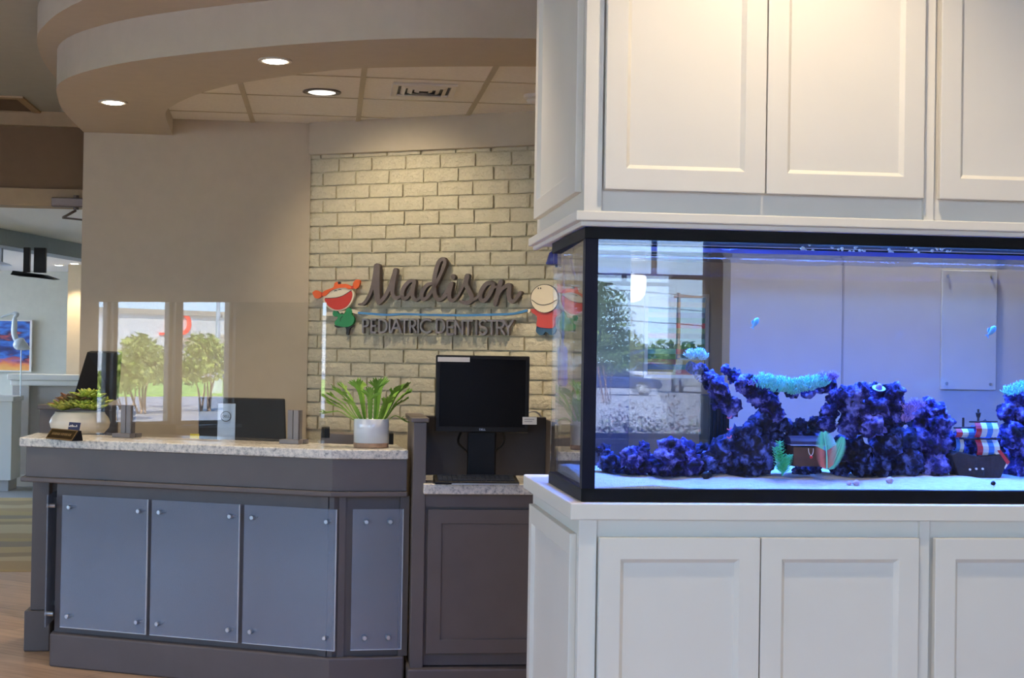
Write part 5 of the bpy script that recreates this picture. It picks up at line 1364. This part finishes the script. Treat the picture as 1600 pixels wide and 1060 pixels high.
sail(1526, 1561, 661, 684, .014, ['sailr', 'sailw', 'sailb', 'sailw'])
sail(1526, 1561, 688, 712, .011, ['sailr', 'sailw', 'sailb', 'sailw'], 3)
sail(1499, 1527, 671, 685, .028, ['sailr', 'sailw', 'sailb'])
sail(1500, 1512, 688, 712, .028, ['sailb', 'sailw'], -3)
MB().plate([(HX(1552), sy+.004, hz(702)), (HX(1560), sy+.004, hz(700)), (HX(1577), sy+.0, hz(724)), (HX(1571), sy+.0, hz(733))], (0, .002, 0)).build('torn_sail', M['sailw'], sh)
MB().plate([(HX(1558), sy+.001, hz(703)), (HX(1563), sy+.001, hz(702)), (HX(1578), sy-.002, hz(722)), (HX(1574), sy-.002, hz(726))], (0, .002, 0)).build('torn_sail', M['sailr'], sh)
# small bottom dwellers
M['shell'] = mat('lilac_shell', srgb(200, 180, 205), 0.5, var=0.15, scale=60)
def on_sand(px, py, y_): 
    p = onY(px, py, y_); return V((p.x, y_, sand_z(p.x, y_)))
p = on_sand(1104, 742, 3.86)
tag(MB().ico(p+V((0, 0, .009)), .013, 3, .25, 2, 3, (1.1, .8, .75)).build('snail', M['black'], smooth_=True), 'black snail on the sand below the leaning rock', 'snail')
for k, (px, py, r) in enumerate(((1327, 746, .006), (1338, 747, .008), (1390, 754, .009), (1552, 752, .006))):
    p = on_sand(px, py, 3.8 if k < 3 else 3.78)
    mb_ = MB(); turns = 18
    mb_.tube([p+V((r*1.1*(1-2*t/turns), 0, r*.75)) for t in range(turns+1)], [r*(0.25+.75*math.sin(math.pi*t/turns))*(1+.1*(t % 2)) for t in range(turns+1)], 10)
    tag(mb_.build('sea_shell', M['shell'] if k < 3 else M['black'], smooth_=True), ('small pale shell below the mint feather plant', 'whitish shell right of the pale one below the large rock', 'lilac shell upright at the front glass', 'dark snail shell below the toy ship')[k], 'shell')
# bubbles at the surface
rnd = random.Random(5); mb_ = MB()
for (px, py) in [(1252, 386), (1258, 387), (1265, 384), (1272, 388), (1298, 389), (1312, 387), (1330, 389), (1340, 388), (1352, 389), (1345, 391), (1387, 390), (1420, 389), (1432, 390), (1460, 389), (1468, 390), (1475, 388), (1484, 388), (1392, 394), (1282, 392), (1308, 392)]:
    for _ in range(2):
        mb_.ico(onY(px+rnd.uniform(-4, 4), py+rnd.uniform(-3, 5), 3.72), rnd.uniform(.0022, .0048), 2)
tag(mb_.build('bubbles', mat('bubble_white', srgb(235, 245, 255), 0.2), smooth_=True), 'tiny white bubbles under the tank rim', 'bubbles', kind='stuff')

# ------------------------------------------------------------------ seen through the tank
pa0 = onY(1008, 458, YD-0.02); pa1 = onY(1106, 592, YD-0.02)
art = thing('striped_picture', 'white framed picture of coloured stripes seen through the tank', 'picture', ((pa0.x+pa1.x)/2, YD-0.01, pa1.z))
MB().ring([(pa0.x, YD-.001, pa0.z), (pa1.x, YD-.001, pa0.z), (pa1.x, YD-.001, pa1.z), (pa0.x, YD-.001, pa1.z)], [(pa0.x+.012, YD-.001, pa0.z-.012), (pa1.x-.012, YD-.001, pa0.z-.012), (pa1.x-.012, YD-.001, pa1.z+.012), (pa0.x+.012, YD-.001, pa1.z+.012)], (0, -.025, 0)).build('frame', M['white'], art)
pal = ['d8b8c0', 'e8c8a0', 'a8d0e0', 'e8e0c8', '90c8d8', '7890b0', '508878', 'c84848', '88a068', '607868', '70b0a0', '588858', 'a05060', '587890', 'd0b050', '388070', 'c86050', 'b03040', '404858']
xm_ = (pa0.x+pa1.x)/2
for half in (0, 1):
    n = len(pal); z_ = pa0.z-.012; hh = (pa0.z-pa1.z-.024)/15
    for k in range(15):
        hx = pal[(k+half*2) % n]
        c_ = srgb(int(hx[0:2], 16), int(hx[2:4], 16), int(hx[4:6], 16))
        MB().box(pa0.x+.012 if not half else xm_, xm_ if not half else pa1.x-.012, YD-.012, YD-.002, z_-hh, z_).build('stripe', M.setdefault(hx, mat('stripe_'+hx, c_, 0.7, var=0.05)), art)
        z_ -= hh
lp_ = onY(988, 446, YD-0.12)
gl_ = thing('wall_lamp', 'white half-globe wall lamp seen through the tank above the picture', 'lamp', lp_)
MB().lathe([(.004, -.062), (.03, -.054), (.046, -.034), (.05, 0), (.05, .03), (.045, .036)], lp_, 28).build('shade', emit('lamp_shade_glow', (1.0, .97, .92), 1.2), gl_, smooth_=True)
MB().tube([lp_+V((0, 0, .036)), lp_+V((0, .06, .05)), lp_+V((0, .118, .05))], .008, 8).build('arm', M['metal'], gl_)
fr0 = onY(1472, 422, YP-.01); fr1_ = onY(1556, 610, YP-.01)
gp = thing('glass_plaque', 'faint frosted glass plaque on the pale partition behind the tank', 'plaque', ((fr0.x+fr1_.x)/2, YP-.006, fr1_.z))
MB().box(fr0.x, fr1_.x, YP-.012, YP-.002, fr1_.z, fr0.z).build('sheet', mat('frosted_sheet', srgb(172, 174, 172), 0.5, var=0.03), gp, bevel=0.002)
for (x_, z_) in ((fr0.x+.02, fr0.z-.02), (fr1_.x-.02, fr0.z-.02), (fr0.x+.02, fr1_.z+.02), (fr1_.x-.02, fr1_.z+.02)):
    MB().lathe([(.005, 0), (.005, .006)], (x_, YP-.012, z_), 10, M=Matrix.Rotation(R(90), 3, 'X')).build('standoff', M['metal'], gp)

# ------------------------------------------------------------------ far room things
fa0 = onY(-60, 500, 20.15); fa1 = onY(47, 580, 20.15)
def paintmat():
    mt = bpy.data.materials.new('abstract_painting'); mt.use_nodes = True
    n = mt.node_tree.nodes; l = mt.node_tree.links; b = n['Principled BSDF']; b.inputs['Roughness'].default_value = 0.6
    tc = n.new('ShaderNodeTexCoord'); mp = n.new('ShaderNodeMapping'); mp.inputs['Rotation'].default_value = (0, R(35), 0); mp.inputs['Scale'].default_value = (1.6, 1, 5)
    l.new(tc.outputs['Object'], mp.inputs[0]); nz = n.new('ShaderNodeTexNoise'); nz.inputs['Scale'].default_value = 1.6; nz.inputs['Detail'].default_value = 6; l.new(mp.outputs[0], nz.inputs['Vector'])
    rp = n.new('ShaderNodeValToRGB'); e = rp.color_ramp.elements
    e[0].position = .3; e[0].color = srgb(20, 24, 60); e[1].position = .72; e[1].color = srgb(200, 90, 80)
    for p_, c_ in ((.42, (26, 50, 120)), (.52, (50, 110, 200)), (.6, (30, 36, 80))): x = e.new(p_); x.color = srgb(*c_)
    l.new(nz.outputs['Fac'], rp.inputs[0])
    sp = n.new('ShaderNodeSeparateXYZ'); l.new(tc.outputs['Object'], sp.inputs[0])
    ad = n.new('ShaderNodeMath'); ad.operation = 'MULTIPLY_ADD'; ad.inputs[1].default_value = .35; l.new(nz.outputs['Fac'], ad.inputs[0]); l.new(sp.outputs[2], ad.inputs[2])
    r2 = n.new('ShaderNodeValToRGB'); r2.color_ramp.interpolation = 'EASE'; e = r2.color_ramp.elements
    e[0].position = .26; e[0].color = (1, 1, 1, 1); e[1].position = .36; e[1].color = (0, 0, 0, 1); l.new(ad.outputs[0], r2.inputs[0])
    r3 = n.new('ShaderNodeValToRGB'); e = r3.color_ramp.elements; e[0].position = .1; e[0].color = srgb(236, 210, 110); e[1].position = .3; e[1].color = srgb(222, 110, 70); l.new(ad.outputs[0], r3.inputs[0])
    mx = n.new('ShaderNodeMix'); mx.data_type = 'RGBA'; l.new(r2.outputs[0], mx.inputs[0]); l.new(rp.outputs[0], mx.inputs[6]); l.new(r3.outputs[0], mx.inputs[7]); l.new(mx.outputs[2], b.inputs['Base Color'])
    return mt
ap = thing('abstract_painting', 'blue and orange abstract painting on the far wall', 'painting', ((fa0.x+fa1.x)/2, 20.15, fa1.z))
MB().box(fa0.x, fa1.x, 20.12, 20.18, fa1.z, fa0.z).build('canvas', paintmat(), ap)
MB().ring([(fa0.x-.01, 20.11, fa1.z-.01), (fa1.x+.02, 20.11, fa1.z-.01), (fa1.x+.02, 20.11, fa0.z+.01), (fa0.x-.01, 20.11, fa0.z+.01)], [(fa0.x+.005, 20.11, fa1.z+.005), (fa1.x-.005, 20.11, fa1.z+.005), (fa1.x-.005, 20.11, fa0.z-.005), (fa0.x+.005, 20.11, fa0.z-.005)], (0, .08, 0)).build('frame', M['paper'], ap)
# white heron-like glass sculpture on a white plinth in front of the painting
SY2 = 16.6
def S2(px, py): return onY(px, py, SY2)
M['glaswhite'] = mat('white_glass', srgb(225, 232, 240), 0.15, var=0.04, coat=0.5)
he_ = thing('bird_sculpture', 'white glass long-necked bird sculpture before the painting', 'sculpture', S2(30, 620))
MB().tube(curve([S2(23, 496), S2(22.5, 508), S2(22, 520), S2(24, 528), S2(27, 533)]), [.016, .02, .024, .026, .028, .028]+[.03]*19, 12).build('neck', M['glaswhite'], he_, smooth_=True)
MB().tube(curve([S2(24, 532), S2(30, 537), S2(37, 541), S2(46, 546)]), [.025, .035, .05, .06, .065, .07, .07, .07, .07, .065, .06, .055, .05, .045, .04, .03, .022, .016, .01], 14).build('body', M['glaswhite'], he_, smooth_=True)
MB().tube([S2(33, 545), S2(32, 620)], .006, 8).build('rod', M['glaswhite'], he_)
MB().tube(curve([S2(23, 496), S2(27, 491), S2(20, 490), S2(2, 496)]), [.02]*12+[.012]*7, 8).build('beak', M['glaswhite'], he_, smooth_=True)
wcx0, wcx1 = onY(-70, 620, SY2).x, onY(19, 620, SY2).x
wc = thing('white_counter', 'white counter lit by daylight at the left edge beyond the doorway', 'counter', ((wcx0+wcx1)/2, SY2+.2, 0))
zt = onY(10, 620, SY2).z
MB().box(wcx0, wcx1, SY2, SY2+.5, .12, zt-.05).build('body', M['white'], wc)
MB().box(wcx0-.02, wcx1+.02, SY2-.03, SY2+.52, zt-.05, zt).build('top', M['white'], wc, bevel=.006)
MB().box(wcx0+.03, wcx1-.03, SY2+.04, SY2+.48, 0.004, .12).build('plinth', M['halfwall'], wc)
# ceiling mounted screen
ty = 15.5
ta = onY(18, 429, ty); tb = onY(80, 433, ty)
tv = thing('ceiling_screen', 'black screen hanging from the far ceiling, seen from below', 'screen', ((ta.x+tb.x)/2, ty, 2.5))
MB().hexa([(ta.x, ty-.06, ta.z-.005), (tb.x, ty+.2, tb.z-.02), (tb.x, ty+.55, tb.z-.0), (ta.x, ty+.4, ta.z+.0), (ta.x+.02, ty-.05, ta.z+.035), (tb.x-.12, ty+.2, tb.z+.03), (tb.x-.12, ty+.5, tb.z+.04), (ta.x+.02, ty+.35, ta.z+.04)]).build('panel', M['black'], tv, bevel=.004)
zc_ = 2.5
MB().box(ta.x+.09, ta.x+.15, ty+.1, ty+.16, ta.z+.03, zc_).box(ta.x+.19, ta.x+.3, ty+.1, ty+.18, ta.z+.03, zc_).build('bracket', M['black'], tv)
ta2 = onY(-20, 408, ty); tb2 = onY(15, 413.5, ty)
tv2 = thing('ceiling_lamp_arm', 'grey exam light edge hanging at the left edge of the far ceiling', 'lamp', ((ta2.x+tb2.x)/2, ty, 2.49))
MB().hexa([(ta2.x, ty, ta2.z-.03), (tb2.x, ty, tb2.z-.005), (tb2.x-.03, ty+.3, tb2.z+.0), (ta2.x, ty+.3, ta2.z-.03), (ta2.x, ty, ta2.z+.03), (tb2.x-.06, ty, tb2.z+.02), (tb2.x-.06, ty+.3, tb2.z+.02), (ta2.x, ty+.3, ta2.z+.03)]).build('head', M['metal'], tv2)
MB().tube([(ta2.x+.1, ty+.15, ta2.z), (ta2.x+.1, ty+.15, 2.5)], .02, 8).build('stem', M['metal'], tv2)
d_ = onZ(92, 414, 2.5)
downlight('tiny lit downlight in the far bay ceiling', d_, 0.06, 160, color=(1.0, 0.88, 0.68), group='far bay downlights')
downlight('downlight grazing the beige wall end in the far bay', (xj+.12, 18.2, 2.5), 0.06, 60, aim=(xj+.1, 18.5, 1.3), size=70, group='far bay downlights')

# ------------------------------------------------------------------ outdoors, seen mirrored in the guard and the tank
def gref(px, py, X):
    p = onP(px, py, frG.o, frG.n); v = ray(px, py); r = v-frG.n*(2*v.dot(frG.n)); return p+r*((X-p.x)/r.x)
GZ = -0.12
M['asphalt'] = mat('pale_asphalt', srgb(150, 150, 152), 0.9, var=0.06, scale=1.5)
M['grass'] = mat('lawn', srgb(118, 150, 62), 0.95, var=0.15, scale=2.5)
M['wallw'] = mat('white_stucco', srgb(236, 232, 222), 0.85, var=0.02, scale=0.5)
M['canopy'] = mat('grey_canopy', srgb(120, 116, 108), 0.7)
M['darkglass'] = mat('dark_window_glass', srgb(60, 66, 72), 0.15)
M['leaf'] = mat('leaf_green', srgb(128, 146, 74), 0.7, c2=srgb(176, 184, 112), scale=2.0)
M['leafd'] = mat('leaf_dark_green', srgb(62, 92, 50), 0.7, c2=srgb(110, 134, 82), scale=2.0)
M['bark'] = mat('bark', srgb(110, 92, 78), 0.9, var=0.2)
M['flower'] = mat('dusty_pink_flowers', srgb(160, 100, 118), 0.8, c2=srgb(112, 84, 70), scale=30)
sbox('ground', -220, 160, -220, 160, -0.5, GZ, M['asphalt'], label='asphalt lot outside')
def lawn(label, x0_, x1_, y0_, y1_):
    o = MB().box(x0_, x1_, y0_, y1_, GZ, GZ+.05).build('lawn', M['grass']); tag(o, label, 'lawn', kind='stuff')
lawn('strip of lawn across the road west of the building', -75, -44, -70, 30)
def leaves(mb, c, rx, rz, n, size, rnd):
    for _ in range(n):
        d = V((rnd.gauss(0, 1), rnd.gauss(0, 1), rnd.gauss(0, 1))).normalized()*(rnd.random()**0.4)
        p = V(c)+V((d.x*rx, d.y*rx, d.z*rz))
        a_ = V((rnd.gauss(0, 1), rnd.gauss(0, 1), rnd.gauss(0, 1))).normalized(); b_ = a_.orthogonal().normalized()
        s_ = size*rnd.uniform(.6, 1.3)
        mb.add([p-a_*s_, p-b_*s_*.5, p+a_*s_, p+b_*s_*.5], [(0, 1, 2, 3)])
def tree(label, x, y, crown, stems, mt, n, size, seed, name='tree', group='trees outside'):
    rnd = random.Random(seed); t = thing(name, label, 'tree', (x, y, GZ), group)
    cs = [V((x, y, 0))+V(c[:3]) for c in crown]
    zlow = min(c.z for c in cs)
    for k in range(stems):
        c = cs[k % len(cs)]
        b_ = V((x+rnd.uniform(-.15, .15), y+rnd.uniform(-.15, .15), GZ))
        MB().tube(curve([b_, b_.lerp(c, .5)+V((rnd.uniform(-.15, .15), rnd.uniform(-.15, .15), 0)), c]), [.022*(crown[0][3]+.3)]*7+[.014*(crown[0][3]+.3)]*6, 6).build('trunk', M['bark'], t)
    mb_ = MB()
    for c, q_ in zip(cs, crown): leaves(mb_, c, q_[3], q_[4], n, size, rnd)
    f = mb_.build('foliage', mt, t, recalc=False); f['kind'] = 'stuff'
    return t
# left side: small multi-stem trees, road, lawn, long white building
for k, (px, py, X_) in enumerate(((222, 572, -30), (322, 568, -31), (190, 590, -27), (260, 580, -34))):
    c = gref(px, py, X_); s_ = (.95, .95, .6, .6)[k]
    tree(('round light green multi-stem tree mirrored left in the guard', 'round light green multi-stem tree mirrored right in the guard', 'smaller light tree mirrored at the left bracket', 'smaller light tree farther back mirrored mid guard')[k], c.x, c.y,
         [(0, 0, c.z, s_, s_*.62), (.4*s_, .7*s_, c.z-.2*s_, s_*.65, s_*.45), (-.3*s_, -.7*s_, c.z+.15*s_, s_*.6, s_*.45), (0, .1, c.z+.5*s_, s_*.5, s_*.4)], 5, M['leaf'], 420, .10, 20+k)
bz0, bz1 = gref(155, 560, -112), gref(375, 560, -112)
by0, by1 = min(bz0.y, bz1.y)-22, max(bz0.y, bz1.y)+26
rz_ = gref(250, 492, -112).z
bld = thing('store_building', 'long white store building across the road', 'building', (-115, (by0+by1)/2, GZ))
MB().box(-130, -112, by0, by1, GZ, rz_).build('wall', M['wallw'], bld)
MB().box(-130.3, -111.7, by0-.3, by1+.3, rz_, rz_+.45).build('roof_edge', M['canopy'], bld)
for (pxa, pxb, pya, pyb) in ((190, 208, 536, 562), (292, 318, 528, 552), (338, 352, 524, 550), (120, 140, 540, 562)):
    a_, b_ = gref(pxa, pyb, -112), gref(pxb, pya, -112)
    y0_, y1_ = min(a_.y, b_.y), max(a_.y, b_.y)
    f = MB().box(-112.05, -111.9, y0_, y1_, max(GZ, a_.z), b_.z).build('shop_window', M['canopy'], bld)
    MB().box(-111.9, -111.84, y0_+.3, y1_-.3, max(GZ, a_.z)+.2, b_.z-.3).build('window_glass', M['darkglass'], f)
a_, b_ = gref(282, 530, -112), gref(352, 524, -112)
MB().box(-112, -109.5, min(a_.y, b_.y), max(a_.y, b_.y), a_.z-.5, a_.z+.1).build('canopy', M['canopy'], bld)
M['redsign'] = emit('red_sign', (0.9, 0.08, 0.04), 0.0); M['redsign'].node_tree.nodes['Principled BSDF'].inputs['Base Color'].default_value = srgb(225, 50, 30)
sg1 = gref(266, 512, -111.9); sg2 = gref(284, 506, -111.9)
text_mesh('LL', 2.2, 'sign_letters', M['redsign'], bld, sg1, (R(90), 0, R(90)), 0.05)
mb_ = MB(); nn_ = 20
mb_.ring([sg2+V((0, .9*math.cos(2*math.pi*k/nn_), 1.0*math.sin(2*math.pi*k/nn_))) for k in range(nn_)], [sg2+V((0, .55*math.cos(2*math.pi*k/nn_), .65*math.sin(2*math.pi*k/nn_))) for k in range(nn_)], (.15, 0, 0))
mb_.build('sign_emblem', M['redsign'], bld)
pl_ = gref(338, 640, -46)
po = thing('light_pole', 'slim grey light pole standing on the lawn', 'pole', (pl_.x, pl_.y, GZ))
MB().tube([(pl_.x, pl_.y, GZ+.6), (pl_.x, pl_.y, 8.0)], [.09, .06], 10).build('shaft', M['metal'], po)
MB().lathe([(.22, .051), (.22, .6), (.18, .62)], (pl_.x, pl_.y, GZ), 16).build('base', M['wallw'], po)
MB().box(pl_.x-.5, pl_.x+.5, pl_.y-.12, pl_.y+.12, 7.95, 8.1).build('head', M['canopy'], po)
# cars
M['carwhite'] = mat('white_car_paint', srgb(235, 236, 238), 0.25, coat=0.5); M['carblue'] = mat('navy_car_paint', srgb(34, 46, 80), 0.25, coat=0.5)
M['carsilver'] = mat('silver_car_paint', srgb(160, 166, 172), 0.3, metal=0.4); M['cargreen'] = mat('dark_green_car_paint', srgb(26, 38, 40), 0.2, coat=0.8)
M['carglass'] = mat('car_glass', srgb(40, 48, 56), 0.08); M['tyre'] = mat('tyre', srgb(24, 24, 24), 0.8); M['headlamp'] = mat('headlamp', srgb(225, 232, 240), 0.1, coat=0.6)
def car(label, x, y, heading, paint, suv=False):
    t = thing('car', label, 'car', (x, y, GZ), 'cars outside')
    R3 = Matrix.Translation((x, y, GZ)) @ Matrix.Rotation(heading, 4, 'Z')
    h = 1.72 if suv else 1.45; b = .95 if suv else .85
    lower = [(-2.2, .32), (2.2, .32), (2.25, .6), (2.15, b-.12), (1.2, b), (-1.7, b+.05), (-2.2, b-.02), (-2.28, .6)]
    cab = [(1.15, b-.02), (.55, h-.08), (.2, h), (-1.3 if not suv else -1.8, h), (-1.9 if not suv else -2.15, b)]
    def pl(prof, w0, w1, mt, name, bev=.05):
        n = len(prof); zs_ = [p[1] for p in prof]; zmin, zmax = min(zs_), max(zs_)
        wv = lambda z: w0+(w1-w0)*(z-zmin)/(zmax-zmin)
        vs_ = [R3 @ V((p[0], -wv(p[1]), p[1])) for p in prof]+[R3 @ V((p[0], wv(p[1]), p[1])) for p in prof]
        return MB().add(vs_, [list(range(n))[::-1], list(range(n, 2*n))]+[(i, (i+1) % n, n+(i+1) % n, n+i) for i in range(n)]).build(name, mt, t, bevel=bev)
    pl(lower, .9, .86, paint, 'body', .08)
    pl(cab, .82, .62, M['carglass'], 'cabin_glass', .06)
    MB().hexa([R3 @ V(q_) for q_ in ((-1.75 if suv else -1.3, -.6, h-.03), (.25, -.6, h-.03), (.25, .6, h-.03), (-1.75 if suv else -1.3, .6, h-.03), (-1.7 if suv else -1.2, -.56, h+.02), (.15, -.56, h+.02), (.15, .56, h+.02), (-1.7 if suv else -1.2, .56, h+.02))]).build('roof', paint, t, bevel=.02)
    for (wx, wy) in ((1.4, -.86), (1.4, .86), (-1.4, -.86), (-1.4, .86)):
        rt = (R3.to_3x3() @ Matrix.Rotation(R(90), 3, 'X'))
        c = R3 @ V((wx, wy, .33))
        wh = MB().lathe([(.2, -.11), (.33, -.09), (.33, .09), (.2, .11)], c, 20, M=rt).build('wheel', M['tyre'], t)
        MB().lathe([(.19, -.115), (.19, .115)], c, 16, M=rt).build('rim', M['carsilver'], wh)
    for s_ in (-1, 1):
        c = R3 @ V((2.13, s_*.62, b-.24))
        MB().ico(c, .2, 2, squash=(.55, 1.0, .5)).build('headlamp', M['headlamp'], t, smooth_=True)
        MB().box(-2.3, -2.2, s_*.7-.12, s_*.7+.12, b-.3, b-.1, M=R3).build('tail_lamp', M['redsign'], t)
# lot outside the back windows
c = mir(958, 590, 62); car('navy car parked under the tree, mirrored at the left of the tank', c.x, c.y, R(10), M['carblue'])
c = mir(1084, 585, 70); car('silver sport utility car facing the window, mirrored in the tank', c.x, c.y, R(95), M['carsilver'], True)
c = mir(1030, 580, 95); car('white car far back in the lot, mirrored in the tank', c.x, c.y, R(5), M['carwhite'])
c = mir(1046, 660, 5.4); car('dark green car parked close outside the back window', c.x+2.3, c.y-1.5, R(165), M['cargreen'], True)
c = mir(950, 500, 48)
tree('leafy tree mirrored at the left edge of the tank', c.x, c.y, [(0, 0, c.z, 1.0, 1.4), (.4, 0, c.z-1.1, 1.1, .9), (-.5, .2, c.z+.8, .6, .7), (-.6, 0, c.z-.6, .9, .9)], 4, M['leafd'], 520, .13, 40)
for k, (px, py, D_, s_) in enumerate(((1000, 548, 150, 3.0), (1040, 546, 160, 3.4), (1080, 545, 185, 3.0), (1125, 548, 165, 3.2))):
    c = mir(px, py, D_)
    tree(('distant dark tree farthest left in the row behind the lot', 'distant dark tree second from the left behind the lot', 'distant dark tree third from the left behind the lot', 'distant dark tree farthest right in the row behind the lot')[k], c.x, c.y, [(0, 0, c.z-.6, s_, s_*.5), (s_*.8, 0, c.z-.9, s_*.8, s_*.4)], 2, M['leafd'], 300, .4, 50+k, group='row of distant trees')
rnd = random.Random(77)
for k in range(8):
    px = 936+k*22; c = mir(px, 668, 4.2+.65*(k % 2)+rnd.uniform(-.05, .05))
    t = thing('flowering_shrub', 'flowering shrub %s in the bed outside the back window' % ('first', 'second', 'third', 'fourth', 'fifth', 'sixth', 'seventh', 'last')[k], 'shrub', (c.x, c.y, GZ+.05), 'flowering shrubs under the back window')
    mb_, mf = MB(), MB()
    leaves(mb_, V((c.x, c.y, .60)), .15, .45, 240, .022, rnd); leaves(mf, V((c.x, c.y, .70+.08*(k % 3))), .15, .38, 190, .016, rnd)
    f1 = mb_.build('foliage', M['leafd'], t, recalc=False); f1['kind'] = 'stuff'
    f2 = mf.build('blossom', M['flower'], t, recalc=False); f2['kind'] = 'stuff'
    MB().tube([(c.x, c.y, GZ+.05), (c.x, c.y, .7)], .012, 5).build('stem', M['bark'], t)
pp0 = mir(1059, 580, 85)
pw_ = thing('utility_pole', 'wooden utility pole with crossarm and wires behind the lot', 'pole', (pp0.x, pp0.y, GZ))
ptop = mir(1059, 458, 85).z
MB().tube([(pp0.x, pp0.y, GZ), (pp0.x, pp0.y, ptop)], [.16, .11], 8).build('shaft', M['bark'], pw_)
MB().box(pp0.x-.3, pp0.x+1.6, pp0.y-.06, pp0.y+.06, ptop-.3, ptop-.15).build('crossarm', M['bark'], pw_)
for dz in (0.1, -.8, -1.7):
    MB().tube(curve([(pp0.x-40, pp0.y+18, ptop+dz+2.2), (pp0.x-20, pp0.y+9, ptop+dz+.6), (pp0.x, pp0.y, ptop-.2+dz), (pp0.x+20, pp0.y-9, ptop+dz-1.0), (pp0.x+40, pp0.y-18, ptop+dz)]), .03, 5).build('wire', M['tyre'], pw_)

# ------------------------------------------------------------------ window portals guide the sky light indoors
def portal(c, sx, sy_, direction):
    ld = bpy.data.lights.new('window_portal', 'AREA'); ld.shape = 'RECTANGLE'; ld.size = sx; ld.size_y = sy_; ld.cycles.is_portal = True
    o = bpy.data.objects.new('window_portal', ld); col.objects.link(o); o.location = c
    o.rotation_euler = V(direction).to_track_quat('-Z', 'Y').to_euler()
for (a_, b_) in lh: portal((XL-.22, YB+(a_+b_)/2, 1.65), b_-a_, 1.70, (1, 0, 0))
for (a_, b_, z0_, z1_) in bh: portal((XR-(a_+b_)/2, YB-.22, (z0_+z1_)/2), abs(b_-a_), z1_-z0_, (0, 1, 0))
portal((-7.22, 12.92, 1.4), 2.6, 1.8, (1, 0, 0)); portal((-7.22, 17.22, 1.4), 4.4, 1.8, (1, 0, 0))
